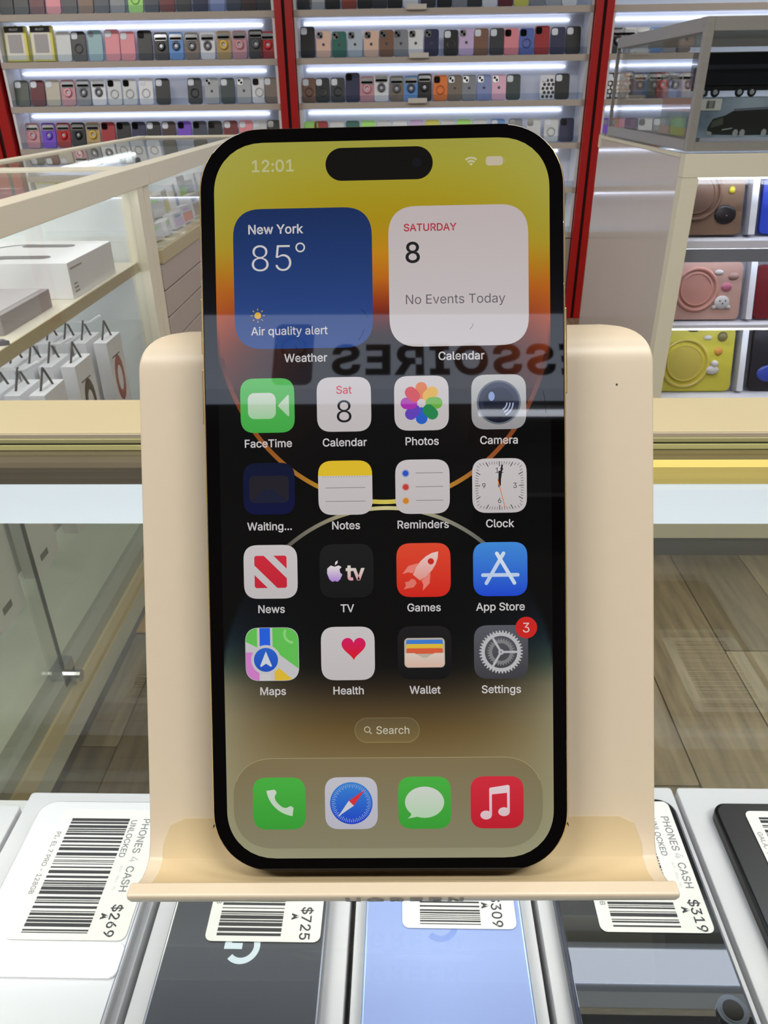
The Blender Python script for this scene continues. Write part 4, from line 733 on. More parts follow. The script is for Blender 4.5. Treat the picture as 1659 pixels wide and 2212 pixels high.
gm = MB().tris(v, f).prism(bar, -.00002, .00002)
gm.v = [(-p[0], -p[1], p[2]) for p in gm.v]
gm.build('logo', mat('logo_pale', (206, 220, 226), .25), pB, (-.0780 + .0773, .2158 - .2235, .00828))
pC = handset('light blue smartphone with a faint round G mark, priced $309', .0205, .305, .142, .0790, (146, 166, 220), rough=.34, frame=(168, 190, 236))
gm = MB().tris(v, f).prism(bar, -.00002, .00002); gm.v = [(-p[0], -p[1], p[2]) for p in gm.v]
gm.build('logo', mat('logo_blue', (124, 148, 212), .25), pC, (.0185 - .0205, .2280 - .2235, .00828))
pD = handset('glossy black smartphone with the lamp strip mirrored in it, priced $319', .1175, .3070, .146, .0795, (34, 35, 38), rough=.02, frame=(64, 68, 84), spec=1.0)
for k in range(2):
    MB().prism(circle(.0068, 28), .0082, .0100).prism(circle(.0052, 28), .0100, .0103).build('camera_lens', mat('lens_ring', (92, 98, 106), .15, .6), pD, (.1472 - .1175, .1890 - .2265 - k * .021, 0))
    MB().prism(circle(.0045, 24), .0103, .0105).build('camera_glass', M_lens, pD, (.1472 - .1175, .1890 - .2265 - k * .021, 0))
pE = handset('matt black smartphone at the right edge with a label turned away', .2170, .3045, .142, .0770, (36, 37, 40), rough=.35, frame=(24, 25, 28), r=.008)
sticker('white barcode price label reading $269 on the leftmost white phone', -.1965, -.1362, .2172, .2940, (-.1890, -.1558, .2206, .2880),
        [('PIXEL 7 PRO - 128GB', -.1945, .2790, .0026, 'l', M_mid, 10), ('UNLOCKED', -.1545, .2872, .0032, 'l', M_mid, 12), ('PHONES', -.1478, .2882, .0040, 'l', M_mid, 10), ('4', -.1478, .2640, .0046, 'l', M_faint, 10), ('CASH', -.1478, .2580, .0040, 'l', M_mid, 10), ('BUY - SELL - FIX', -.1515, .2580, .0013, 'l', M_faint, 10),
         ('$269', -.1478, .2362, .0050, 'l', M_ink, 12), ('A', -.1520, .2310, .0030, 'l', M_ink, 55)], 3)
sticker('white barcode price label reading $725 on the dark grey phone', -.0972, -.0405, .2178, .2900, (-.0917, -.0600, .2206, .2860),
        [('GB', -.0952, .2420, .0026, 'l', M_mid, 10), ('$725', -.0508, .2362, .0050, 'l', M_ink, 12), ('A', -.0555, .2322, .0030, 'l', M_ink, 55), ('PHONES', -.0508, .2860, .0040, 'l', M_mid, 10)], 5)
sticker('white barcode price label reading $309 on the light blue phone', -.0003, .0563, .2258, .2980, (.0085, .0387, .2278, .2930),
        [('$309', .0446, .2440, .0050, 'l', M_ink, 12), ('A', .0400, .2395, .0030, 'l', M_ink, 55)], 8)
sticker('white barcode price label reading $319 on the glossy black phone', .0972, .1530, .2252, .3035, (.1038, .1370, .2278, .2950),
        [('GB', .1000, .2440, .0026, 'l', M_mid, 10), ('PHONES', .1462, .2935, .0040, 'l', M_mid, 10), ('4', .1462, .2700, .0046, 'l', M_faint, 10), ('CASH', .1462, .2640, .0040, 'l', M_mid, 10), ('BUY - SELL - FIX', .1432, .2640, .0013, 'l', M_faint, 10), ('UNLOCKED', .1395, .2920, .0032, 'l', M_mid, 12),
         ('$319', .1448, .2430, .0050, 'l', M_ink, 12), ('A', .1405, .2385, .0030, 'l', M_ink, 55)], 11)
sticker('white barcode price label on the black phone at the right edge', .1945, .2490, .2200, .2975, (.2010, .2400, .2240, .2935),
        [('GALAXY', .1962, .2835, .0026, 'l', M_mid, 10)], 14)

# ================================================================== the phone on its stand (both lean back about 27 degrees)
PO = Vector((-.00345, .13030, CAMZ - .07103))  # middle of the phone's front glass
PR = Matrix.Rotation(math.radians(.39), 3, 'Z') @ Matrix.Rotation(math.radians(90 - 27.28), 3, 'X') @ Matrix.Rotation(math.radians(.594), 3, 'Z')
def lean_thing(name, label, cat, u, v, n):
    t = thing(name, label, cat); t.matrix_world = Matrix.Translation(PO + PR @ Vector((u, v, n)) / 1000) @ PR.to_4x4(); return t
# ---- stand: one bent sheet, drawn as inner and outer contour (n forward, v up along the phone)
M_stand = mat('stand_cream', (206, 191, 168), .36, noise=.015, nscale=300)
st = lean_thing('phone_stand', 'cream bent-metal phone stand with soft pad and front lip, on the counter glass', 'phone stand', 2.1, -76, -4)
prof = [((2.4, -74.0), (5.1, -75.3)), ((2.1, -74.8), (4.8, -76.3)), ((1.2, -75.5), (3.0, -77.7)), ((-1, -76.1), (-.4, -78.9)), ((-4, -76.3), (-4.2, -79.6)), ((-6.3, -75.9), (-8.2, -77.9)), ((-8.1, -74.6), (-11.4, -76.1)),
        ((-9.0, -72), (-12.4, -73)), ((-9.4, -68), (-12.8, -68.5)), ((-9.55, -63), (-13, -63)), ((-9.6, -50), (-13, -50)), ((-9.6, -20), (-13, -20)), ((-9.6, 10), (-13, 10)), ((-9.6, 25), (-13, 25))]
sec = [(a, b, 0.0) for a, b in prof]
R = 9.8; cxn, cyv = -19.4, 28.5
for k in range(0, 25):
    a = math.radians(7.5 * k); s = R * a
    ins = 13 - math.sqrt(max(0, 169 - min(12.2, s) ** 2))
    sec.append(((cxn + R * math.cos(a), cyv + R * math.sin(a)), (cxn + (R - 3.4) * math.cos(a), cyv + (R - 3.4) * math.sin(a)), min(ins, 8.6)))
for n_, v_ in ((-29.6, 24), (-33.0, 14), (-52, -24), (-62.0, -43.0)):
    sec.append(((n_ - 1.2, v_), (n_ + 2.1, v_ - .5), 8.6))
sec.append(((-64.6, -47.6), (-61.2, -46.2), 8.6)); sec.append(((-62.6, -49.9), (-60.4, -47.2), 8.6))
sec.append(((-20, -71.8), (-18.5, -68.9), 8.6))
HL, HR = 53.6, 53.6
vs = []
for (a, b, ins) in sec:
    l, r = -HL + ins, HR - ins
    for (n_, v_), x in ((a, l), (a, r), (b, r), (b, l)): vs.append((x / 1000, (v_ + 76) / 1000, (n_ + 4) / 1000))
fs = []
for i in range(len(sec) - 1):
    for j in range(4): fs.append((i * 4 + j, i * 4 + (j + 1) % 4, (i + 1) * 4 + (j + 1) % 4, (i + 1) * 4 + j))
fs.append((3, 2, 1, 0)); L_ = (len(sec) - 1) * 4; fs.append((L_, L_ + 1, L_ + 2, L_ + 3))
mb = MB().add(vs, [tuple(reversed(f_)) for f_ in fs])
so = mb.build('bent_sheet', M_stand, st, smooth=True, bevel=.0006, seg=3)
# soft pad in the trough with rounded upper corners
M_pad = mat('pad_rubber', (196, 176, 138), .62)
pad = []; inner = [p[0] for p in prof[1:9]]
inner = [(2.0, -74.9)] + inner[1:]
ext = inner + [(-9.45, -66.5)]
rows = []
for i, (n_, v_) in enumerate(ext):
    t_ = max(0, (v_ + 72) / 5.5); ins = 3.2 if v_ < -72 else 3.2 + 4.5 * (1 - math.sqrt(max(0, 1 - min(1, t_) ** 2)))
    rows.append((n_, v_, ins))
vs = []; 
for i, (n_, v_, ins) in enumerate(rows):
    p0 = rows[max(0, i - 1)]; p1 = rows[min(len(rows) - 1, i + 1)]; d = Vector((p1[0] - p0[0], p1[1] - p0[1])).normalized(); nn = Vector((d.y, -d.x))
    for off in (.02, .34):
        for x in (-HL + ins, HR - ins):
            vs.append((x / 1000, (v_ + nn.y * off + 76) / 1000, (n_ + nn.x * off + 4) / 1000))
fs = []
for i in range(len(rows) - 1):
    a = i * 4; b = a + 4
    fs += [(a + 2, a + 3, b + 3, b + 2), (a, b, b + 1, a + 1), (a, a + 2, b + 2, b), (a + 1, b + 1, b + 3, a + 3)]
fs += [(0, 1, 3, 2), (len(rows) * 4 - 4, len(rows) * 4 - 2, len(rows) * 4 - 1, len(rows) * 4 - 3)]
MB().add(vs, fs).build('soft_pad', M_pad, st, smooth=True)
# brand lettering on the lip's outer face
v, f = text2d('UGREEN', 3.3, 'c', 30, 150)
bm = bmesh.new(); bv = [bm.verts.new((p[0], p[1], 0)) for p in v]
for t_ in f:
    try: bm.faces.new([bv[i] for i in t_])
    except ValueError: pass
for k in range(1, 16): bmesh.ops.bisect_plane(bm, geom=bm.verts[:] + bm.edges[:] + bm.faces[:], plane_co=(0, 3.3 * k / 16, 0), plane_no=(0, 1, 0))
op = [p[1] for p in prof[:6]]
def wrap(s):                                   # follow the lip's outer face downwards from its edge
    for a, b in zip(op, op[1:]):
        L = math.hypot(b[0] - a[0], b[1] - a[1])
        if s <= L: d = ((b[0] - a[0]) / L, (b[1] - a[1]) / L); return (a[0] + d[0] * s - d[1] * .1, a[1] + d[1] * s + d[0] * .1)
        s -= L
    return op[-1]
bm.verts.index_update(); nv = []
for q in bm.verts:
    n_, v_ = wrap(.75 + 3.3 - q.co.y); nv.append(((q.co.x + .6) / 1000, (v_ + 76) / 1000, (n_ + 4) / 1000))
MB().add(nv, [tuple(x.index for x in q.verts) for q in bm.faces]).build('lettering', mat('stand_print', (128, 122, 114), .5), st)
bm.free()
for (u_, v_) in ((-42, -65), (41, -73.2), (46, 24)):
    MB().prism(circle(.22, 8), 0, .03).build('speck', mat('speck_dark', (60, 48, 40), .8), st, ((u_) / 1000, (v_ + 76) / 1000, (-9.55 + 4 + (.9 if v_ < -70 else 0)) / 1000)).scale = (.001, .001, .001)

# ---- phone
ph = lean_thing('smartphone', 'gold edged black smartphone with a lit home screen, upright on the cream stand', 'smartphone', 0, -73.75, 0)
def Q(u, v, n=0): return (u / 1000, (v + 73.75) / 1000, n / 1000)
def mm(pts): return [(p[0] / 1000, p[1] / 1000) for p in pts]
M_gold = mat('gold_steel', (214, 184, 126), .24, 1.0)
M_bezel = mat('bezel_black', (5, 4, 4), .02, spec=.5)
MB().prism(mm(squircle(71.5, 147.5, 12.6, 2.12, 14)), -.00785, -.00025).build('steel_frame', M_gold, ph, Q(0, 0), smooth=True, bevel=.0011, seg=4)
MB().prism(mm(squircle(70.5, 146.5, 12.1, 2.12, 14)), -.00040, 0).build('front_glass', M_bezel, ph, Q(0, 0), bevel=.00025)
MB().prism(mm(squircle(70.5, 146.5, 12.1, 2.12, 14)), -.0080, -.0078).build('back_glass', mat('phone_back_gold', (220, 200, 160), .3), ph, Q(0, 0))
cbp = MB().prism(mm(rrect(36, 37, 9, 6)), -.0105, -.0079).build('camera_bump', mat('phone_back_gold', (220, 200, 160), .3), ph, Q(15.5, 51.5))
for c in ((7.5, 8.5), (7.5, -8.5), (-8, 0)): MB().prism(mm(circle(7.6, 24)), -.0119, -.0104).build('camera_lens', M_lens, cbp, (c[0] / 1000, c[1] / 1000, 0))
MB().box(-.0005, .0004, -.0085, .0085, -.0052, -.0028).build('side_button', M_gold, ph, Q(36.0, 30), bevel=.0002)
for v_ in (36, 22): MB().box(-.0004, .0005, -.0055, .0055, -.0052, -.0028).build('volume_button', M_gold, ph, Q(-36.0, v_), bevel=.0002)
mb = MB().box(.0190, .0196, .07370, .07376, -.0066, -.0012).box(-.03576, -.03570, -.0650, -.0645, -.0066, -.0012).box(.03570, .03576, -.0650, -.0645, -.0066, -.0012)
mb.build('antenna_line', mat('antenna_line', (92, 78, 56), .5), ph, Q(0, 0))
# ---- display contents: flat lit artwork
def scr_mat(key, c0, c1=None, y0=-5.3, y1=5.3, alpha=None, axis='Y'):
    k = ('s', key, c0, c1, y0, y1)
    if k in _m: return _m[k]
    m = bpy.data.materials.new('screen_' + key); m.use_nodes = True; nt = m.node_tree; b = nt.nodes['Principled BSDF']
    b.inputs['Base Color'].default_value = (.004, .004, .004, 1); b.inputs['Roughness'].default_value = .02; b.inputs['Specular IOR Level'].default_value = .5; b.inputs['Emission Strength'].default_value = 1
    if c1 is None: b.inputs['Emission Color'].default_value = (*s2l(c0), 1)
    else:
        tc = nt.nodes.new('ShaderNodeTexCoord'); sp = nt.nodes.new('ShaderNodeSeparateXYZ'); mr = nt.nodes.new('ShaderNodeMapRange'); r = nt.nodes.new('ShaderNodeValToRGB')
        nt.links.new(tc.outputs['Object'], sp.inputs[0]); nt.links.new(sp.outputs[axis], mr.inputs[0]); mr.inputs[1].default_value = y0 / 1000; mr.inputs[2].default_value = y1 / 1000
        nt.links.new(mr.outputs[0], r.inputs[0]); r.color_ramp.elements[0].color = (*s2l(c1), 1); r.color_ramp.elements[1].color = (*s2l(c0), 1)
        nt.links.new(r.outputs[0], b.inputs['Emission Color'])
    _m[k] = m; return m
LV = .012                                       # layer step in millimetres
def ui(name, u, v, contours, m, lvl, parent=None, z0=None):
    """flat printed shape at (u, v) mm on the glass; contours = outside + holes"""
    pts, tr = fill(*contours) if isinstance(contours, list) else contours
    mb = MB().tris([(p[0] / 1000, p[1] / 1000) for p in pts], tr)
    if parent is None: return mb.build(name, m, ph, Q(u, v, LV * lvl))
    return mb.build(name, m, parent, (u / 1000, v / 1000, LV * lvl / 1000))
def txt(s, u, v, cap, m, lvl, parent=None, align='c', bold=0, name='lettering', track=0):
    V, F = text2d(s, cap, align, bold, track); mb = MB().tris([(p[0] / 1000, p[1] / 1000) for p in V], F)
    if parent is None: return mb.build(name, m, ph, Q(u, v, LV * lvl))
    return mb.build(name, m, parent, (u / 1000, v / 1000, LV * lvl / 1000))
# wallpaper: the artwork's colours stored on a fine grid
def mix(a, b, t): t = max(0, min(1, t)); return tuple(x + (y - x) * t for x, y in zip(a, b))
def ramp(st_, x):
    if x >= st_[0][0]: return st_[0][1]
    for (x0, c0), (x1, c1) in zip(st_, st_[1:]):
        if x >= x1: return mix(c0, c1, (x0 - x) / (x0 - x1))
    return st_[-1][1]
MIDR = [(72, (150, 146, 62)), (66, (156, 148, 48)), (60, (158, 140, 26)), (55, (160, 132, 14)), (49, (182, 124, 14)), (44, (176, 96, 10)), (39, (132, 44, 6)), (36, (84, 16, 4)), (33, (34, 8, 4)), (30, (8, 5, 5)), (20, (2, 2, 3)), (0, (1, 1, 1))]
SIDE = [(72, (158, 156, 74)), (62, (158, 152, 62)), (55, (156, 146, 50)), (50, (160, 138, 36)), (46, (166, 116, 22)), (42, (170, 92, 18)), (36, (156, 68, 16)), (30, (118, 46, 14)), (24, (84, 30, 12)), (18, (52, 20, 10)), (10, (16, 8, 6)), (0, (2, 2, 2))]
LMID = [(0, (1, 1, 1)), (-26, (2, 2, 2)), (-32, (10, 8, 6)), (-36, (38, 30, 20)), (-40, (70, 56, 34)), (-45, (98, 78, 42)), (-50, (116, 98, 62)), (-56, (122, 110, 78)), (-64, (126, 122, 98)), (-69, (142, 138, 112)), (-72, (146, 142, 114))]
LSID = [(0, (2, 2, 3)), (-14, (4, 5, 8)), (-20, (8, 14, 24)), (-26, (18, 34, 44)), (-31, (52, 66, 58)), (-36, (112, 108, 84)), (-42, (134, 126, 98)), (-50, (140, 132, 102)), (-60, (142, 138, 106)), (-72, (150, 148, 116))]
def wall(u, v):
    e1 = ((u) / 33.2) ** 2 + ((v - 38) / 37.6) ** 2; e2 = (u / 33.4) ** 2 + ((v + 38) / 38) ** 2
    s = min(1, (abs(u) / 32.6))
    if v > .3:
        c = mix(ramp(MIDR, v), ramp(SIDE, v), s ** 2.2)
        if v < 38: c = mix(c, (0, 0, 0), (e1 - .965) / .05)
        return c
    c = mix(ramp(LMID, v), ramp(LSID, v), s ** 3.0)
    if v > -38: c = mix(c, (1, 1, 1), (e2 - .97) / .05)
    return c
NU, NV = 96, 208; W_s, H_s = 65.1, 141.2; out = squircle(W_s, H_s, 9.8, 2.15, 12)
def halfw(v):
    a = H_s / 2 - abs(v)
    if a >= 9.8: return W_s / 2
    q = 1 - a / 9.8; return W_s / 2 - 9.8 + 9.8 * max(0, 1 - q ** 2.15) ** (1 / 2.15)
vsl = []
for j in range(NV + 1):
    sj = j / NV; v = -math.cos(math.pi * sj) * .25 * H_s / 2 + (sj * 2 - 1) * .75 * H_s / 2; v = (sj * 2 - 1) * H_s / 2 if 4 < j < NV - 4 else math.copysign(H_s / 2 * (1 - (((NV - j) if j > NV / 2 else j) / 5) ** 2 * (1 - (1 - 2 * 5 / NV))), sj - .5)
    vsl.append(v)
vsl.sort(); pts = []
for v in vsl:
    hw = halfw(v)
    for i in range(NU + 1): pts.append(((2 * i / NU - 1) * hw, v))
mbw = MB().add([(p[0] / 1000, p[1] / 1000, 0) for p in pts], [(j * (NU + 1) + i, j * (NU + 1) + i + 1, (j + 1) * (NU + 1) + i + 1, (j + 1) * (NU + 1) + i) for j in range(NV) for i in range(NU)])
mw = bpy.data.materials.new('screen_wallpaper'); mw.use_nodes = True; b = mw.node_tree.nodes['Principled BSDF']
b.inputs['Base Color'].default_value = (.004, .004, .004, 1); b.inputs['Roughness'].default_value = .02; b.inputs['Specular IOR Level'].default_value = .5; b.inputs['Emission Strength'].default_value = 1
at_ = mw.node_tree.nodes.new('ShaderNodeAttribute'); at_.attribute_name = 'art'; mw.node_tree.links.new(at_.outputs['Color'], b.inputs['Emission Color'])
dsp = mbw.build('display', mw, ph, Q(0, 0, LV))
ca = dsp.data.color_attributes.new('art', 'FLOAT_COLOR', 'POINT')
for i, p in enumerate(pts): ca.data[i].color = (*s2l(wall(*p)), 1)
def art(name, mb, cols, lvl):
    o = mb.build(name, mw, ph, Q(0, 0, LV * lvl)); a = o.data.color_attributes.new('art', 'FLOAT_COLOR', 'POINT')
    for i, c in enumerate(cols): a.data[i].color = (*s2l(c), 1)
# the thin rims of the two rounded shapes
def rim(name, cx_, cy_, a, b_, wd, a0, a1, cols, lvl):
    V = []; CC = []; n = 72
    for i in range(n + 1):
        t = i / n; an = math.radians(a0 + (a1 - a0) * t); c = ramp([(1 - x, y) for x, y in cols], 1 - t)
        for k in (0, 1): V.append(((cx_ + (a - k * wd) * math.cos(an)) / 1000, (cy_ + (b_ - k * wd) * math.sin(an)) / 1000, 0)); CC.append(c)
    art(name, MB().add(V, [(2 * i, 2 * i + 2, 2 * i + 3, 2 * i + 1) if a1 < a0 else (2 * i + 1, 2 * i + 3, 2 * i + 2, 2 * i) for i in range(n)]), CC, lvl)
up = [(0, (70, 24, 8)), (.12, (126, 62, 26)), (.26, (150, 92, 30)), (.38, (176, 134, 40)), (.5, (198, 186, 84)), (.62, (176, 134, 40)), (.74, (150, 80, 36)), (.88, (110, 56, 30)), (1, (60, 24, 12))]
rim('wallpaper_rim', 0, 38, 33.1, 37.9, .85, 180 + 14, 360 - 14, up, 2)
lo = [(0, (4, 5, 8)), (.06, (40, 40, 40)), (.15, (90, 88, 80)), (.28, (130, 124, 104)), (.5, (196, 188, 134)), (.72, (132, 128, 112)), (.85, (96, 96, 90)), (.94, (40, 40, 42)), (1, (4, 5, 8))]
rim('wallpaper_rim', 0, -38.2, 33.1, 37.9, .75, 140, 40, lo, 3)
S = scr_mat
WHT = (197, 188, 188); INK = S('ink', (28, 26, 28)); TX = S('text', (196, 192, 192))
isl = ui('camera_island', -.3, 66.12, [rrect(20.8, 6.3, 3.149, 12)], S('island', (9, 7, 6)), 3)
ui('camera_dot', 7.3, 0, [circle(.9, 20)], S('island_lens', (14, 15, 24)), 1, isl)
tm = txt('12:01', -21.0, 65.05, 2.2, S('status', (178, 176, 132)), 3, bold=12, name='clock_text')
wf = ui('wifi_symbol', 17.5, 65.3, [[(0, 0), (.38, .42), (0, .58), (-.38, .42)]], S('status2', (186, 180, 150)), 3)
for r0 in (.95, 1.55):
    ui('wifi_arc', 0, 0, stroke([(r0 * math.cos(a), r0 * math.sin(a)) for a in [math.radians(47 + 86 * i / 12) for i in range(13)]], .36), S('status2', (186, 180, 150)), 0, wf)
bt = ui('battery_symbol', 22.0, 66.15, [rrect(3.3, 1.75, .55, 5)], S('status3', (184, 172, 150)), 3)
ui('battery_tip', 1.9, 0, [rrect(.35, .7, .15, 3)], S('status3b', (160, 150, 100)), 0, bt)
# widgets
ww = ui('weather_widget', -15.45, 44.35, [squircle(27.1, 27.1, 5.8, 2.5)], S('weather', (20, 42, 86), (34, 66, 130), -13.5, 13.5), 4)
txt('New York', -10.7, 8.75, 1.72, TX, 1, ww, 'l', 14); txt('85', -10.6, 1.5, 5.1, TX, 1, ww, 'l', -10)
ui('degree_sign', -.45, 6.0, [circle(.95, 24), circle(.66, 24)], TX, 1, ww)
txt('Air quality alert', -10.4, -10.85, 1.55, TX, 1, ww, 'l', 8)
su = ui('sun_symbol', -9.0, -7.05, [circle(.66, 20)], S('sun', (206, 160, 44)), 1, ww)
mb = MB()
for k in range(8):
    a = math.radians(45 * k); p_, t_ = stroke([(1.0 * math.cos(a), 1.0 * math.sin(a)), (1.38 * math.cos(a), 1.38 * math.sin(a))], .16); mb.tris([(q[0] / 1000, q[1] / 1000) for q in p_], t_)
mb.build('sun_rays', S('sun2', (196, 150, 60)), ww, (-9.0 / 1000, -7.05 / 1000, LV / 1000))
cw = ui('calendar_widget', 14.85, 44.3, [squircle(27.1, 27.1, 5.8, 2.5)], S('calwidget', (182, 170, 170), (190, 184, 184), -13.5, 13.5), 4)
txt('SATURDAY', -10.6, 8.75, 1.38, S('calred', (166, 44, 56)), 1, cw, 'l', 14); txt('8', -10.6, 2.7, 3.9, INK, 1, cw, 'l', 8)
txt('No Events Today', -10.5, -5.3, 1.78, S('calgrey', (92, 86, 90)), 1, cw, 'l', 0)
txt('Weather', -15.2, 28.2, 1.55, TX, 3, bold=12, name='widget_caption'); txt('Calendar', 15.2, 28.1, 1.55, TX, 3, bold=12, name='widget_caption')
CX = (-22.9, -7.85, 7.33, 22.4); RY = (19.75, 3.42, -13.0, -29.4)
def icon(cx_, cy_, m, cap=None, w=10.65):
    o = ui('app_icon', cx_, cy_, [squircle(w, w, 3.0, 2.6, 8)], m, 5)
    if cap: txt(cap, cx_ + .0, cy_ - 8.15, 1.5, TX, 3, bold=12, name='icon_caption')
    return o
def bl(pts): return pts
white = S('iwhite', (192, 185, 186), (184, 178, 178))
# row 1
i = icon(CX[0], RY[0], S('green', (84, 176, 84), (62, 160, 66)), 'FaceTime')
ui('camera_body', -1.1, -.05, [rrect(5.5, 5.1, 1.3, 6)], S('ftg', (196, 202, 190), (150, 196, 150), -2.6, 2.6), 1, i)
ui('camera_flap', 3.3, -.05, [[(-1.3, .0), (.75, 2.1), (.95, 2.0), (.95, -2.0), (.75, -2.1)]], S('ftg', (196, 202, 190), (150, 196, 150), -2.6, 2.6), 1, i)
i = icon(CX[1], RY[0], white, 'Calendar'); txt('Sat', 0, 2.1, 1.5, S('calred2', (190, 52, 74)), 1, i, bold=8); txt('8', 0, -3.5, 4.3, INK, 1, i, bold=-3)
i = icon(CX[2], RY[0], white, 'Photos')
for k, c in enumerate([(206, 110, 52), (212, 164, 60), (104, 166, 62), (34, 126, 72), (38, 88, 186), (92, 62, 172), (158, 44, 160), (196, 52, 62)]):
    a = math.radians(90 - 45 * k); pts_ = [(p[0] * math.sin(a) + p[1] * math.cos(a), -p[0] * math.cos(a) + p[1] * math.sin(a)) for p in rrect(2.3, 3.3, 1.14, 6, (0, 2.45))]
    ui('petal', 0, 0, [pts_], S('petal%d' % k, c), 1 + .3 * (k % 4), i)
i = icon(CX[3], RY[0], S('camgrey', (176, 176, 174), (142, 140, 142)), 'Camera')
ui('lens_rim', 0, -.1, [circle(4.3, 40)], S('lensrim', (92, 98, 108)), 1, i); ui('lens', 0, -.1, [circle(3.95, 40)], S('lensin', (44, 52, 78), (16, 18, 30), -4, 4), 2, i)
ui('lens_core', 0, -.1, [circle(3.0, 36)], S('lensc', (24, 30, 56), (10, 10, 20), -3, 3), 3, i)
ui('lens_glint', -1.4, 1.1, [circle(.6, 20, ry=.9)], S('glint', (126, 146, 190)), 4, i)
for r0 in (1.6, 2.2, 2.8):
    ui('lens_arc', 0, -.1, stroke([(r0 * math.cos(a), r0 * math.sin(a)) for a in [math.radians(-62 + 60 * t / 8) for t in range(9)]], .28), S('glint2', (150, 160, 190)), 4, i)
# row 2
i = icon(CX[0], RY[1], S('waitblue', (8, 16, 44), (6, 12, 56)), 'Waiting...', 10.2); ui('folded_map', 0, -.1, [rrect(7.8, 5.3, .9, 4)], S('waitmap', (30, 28, 36)), 1, i)
ui('map_fold', 0, -.1, [[(-3.6, -2.4), (-.6, .2), (0, -.3), (.6, .2), (3.6, -2.4), (3.4, -2.55), (-3.4, -2.55)]], S('waitmap2', (22, 26, 48)), 2, i)
i = icon(CX[1], RY[1], white, 'Notes')
top = [p for p in squircle(10.65, 10.65, 3.0, 2.6, 8) if p[1] > 2.4]; top = sorted(top, key=lambda p: math.atan2(p[1] - 2.3, p[0]))
ui('yellow_band', 0, 0, [[(5.325, 2.35)] + top + [(-5.325, 2.35)]], S('nyellow', (212, 178, 40)), 1, i)
for y_ in (0, -2.65): ui('ruled_line', 0, y_, [rrect(7.9, .11, .05, 1)], S('rule', (120, 110, 106)), 1, i)
mb = MB()
for k in range(18): mb.tris([(q[0] / 1000, q[1] / 1000) for q in circle(.085, 6, (-4.4 + k * .52, 2.15))], [tuple(range(6))])
mb.build('dotted_line', S('rule', (120, 110, 106)), i, (0, 0, LV * 2 / 1000))
i = icon(CX[2], RY[1], white, 'Reminders')
for k, c in enumerate([(38, 78, 186), (186, 56, 52), (196, 124, 40)]):
    ui('bullet_ring', -3.3, 2.65 - k * 2.7, [circle(.78, 20)], S('halo%d' % k, mix(c, (200, 190, 190), .65)), 1, i); ui('bullet', -3.3, 2.65 - k * 2.7, [circle(.56, 20)], S('bul%d' % k, c), 2, i)
    ui('ruled_line', 1.35, 2.7 - k * 2.7, [rrect(5.4, .11, .05, 1)], S('rule', (120, 110, 106)), 1, i)
i = icon(CX[3], RY[1], white, 'Clock')
mb = MB()
for k in range(60):
    a = math.radians(6 * k); q = 4.75 / max(abs(math.cos(a)), abs(math.sin(a))) ** .72; ln = .95 if k % 5 == 0 else .6
    p_, t_ = stroke([((q - ln) * math.cos(a), (q - ln) * math.sin(a)), (q * math.cos(a), q * math.sin(a))], .17 if k % 5 == 0 else .09); mb.tris([(z[0] / 1000, z[1] / 1000) for z in p_], t_)
mb.build('minute_marks', S('marks', (72, 68, 70)), i, (0, 0, LV / 1000))
for s_, x_, y_ in (('12', 0, 2.5), ('3', 3.05, -.5), ('6', 0, -3.4), ('9', -3.05, -.5)): txt(s_, x_, y_, 1.0, INK, 1, i)
hd = ui('clock_hands', 0, 0, stroke([(-.08, -.3), (.55, 4.1)], .34), INK, 3, i); ui('hour_hand', 0, 0, stroke([(-.0, 0), (.1, 2.9)], .52), INK, 3.5, i)
ui('second_hand', 0, 0, stroke([(-.35, 1.3), (1.05, -4.3)], .14), S('orange', (206, 112, 40)), 4, i)
# row 3
i = icon(CX[0], RY[2], white, 'News')
NR = S('newsred', (200, 40, 58), (180, 30, 46))
ui('news_stroke', 0, 0, [[(-3.2, 3.2), (-2.5, 3.2), (-1.3, 3.2), (3.2, -1.3), (3.2, -2.9), (2.9, -3.2), (1.3, -3.2), (-3.2, 1.3), (-3.2, 2.9), (-2.9, 3.2)][1:]], NR, 1, i)
ui('news_corner', 0, 0, [[(.6, 3.2), (2.9, 3.2), (3.2, 2.9), (3.2, .6)]], NR, 1, i); ui('news_corner', 0, 0, [[(-3.2, -.6), (-.6, -3.2), (-2.9, -3.2), (-3.2, -2.9)]], NR, 1, i)
i = icon(CX[1], RY[2], S('tvblack', (24, 24, 26), (17, 17, 18)), 'TV')
a1, a2 = apple(1.9); tvm = S('tvapple', (214, 206, 206), (168, 130, 200), -1.6, 1.2)
ui('apple_mark', -2.35, -.25, [a1], tvm, 1, i); ui('apple_leaf', -2.35, -.25, [a2], tvm, 1, i); txt('tv', 1.7, -1.75, 2.9, S('tvtext', (206, 204, 190), (206, 150, 160), -.0, 2.5), 1, i, bold=26)
i = icon(CX[2], RY[2], S('gred', (212, 68, 42), (198, 34, 24)), 'Games')
gw = S('gw', (222, 196, 190), (214, 130, 118), -3, 4)
rk = lambda pts: [(p[0] * .766 + p[1] * .643, -p[0] * .643 + p[1] * .766) for p in pts]
ui('rocket_body', 0, .2, [rk([(0, 4.5), (.75, 3.5), (1.25, 2.2), (1.45, .8), (1.35, -.7), (.9, -2.2), (-.9, -2.2), (-1.35, -.7), (-1.45, .8), (-1.25, 2.2), (-.75, 3.5)])], gw, 1, i)
ui('rocket_fin', 0, .2, [rk([(1.5, .3), (2.7, -1.4), (2.6, -3.4), (1.9, -2.4), (1.1, -2.0)])], S('gfin', (220, 120, 108)), 1, i)
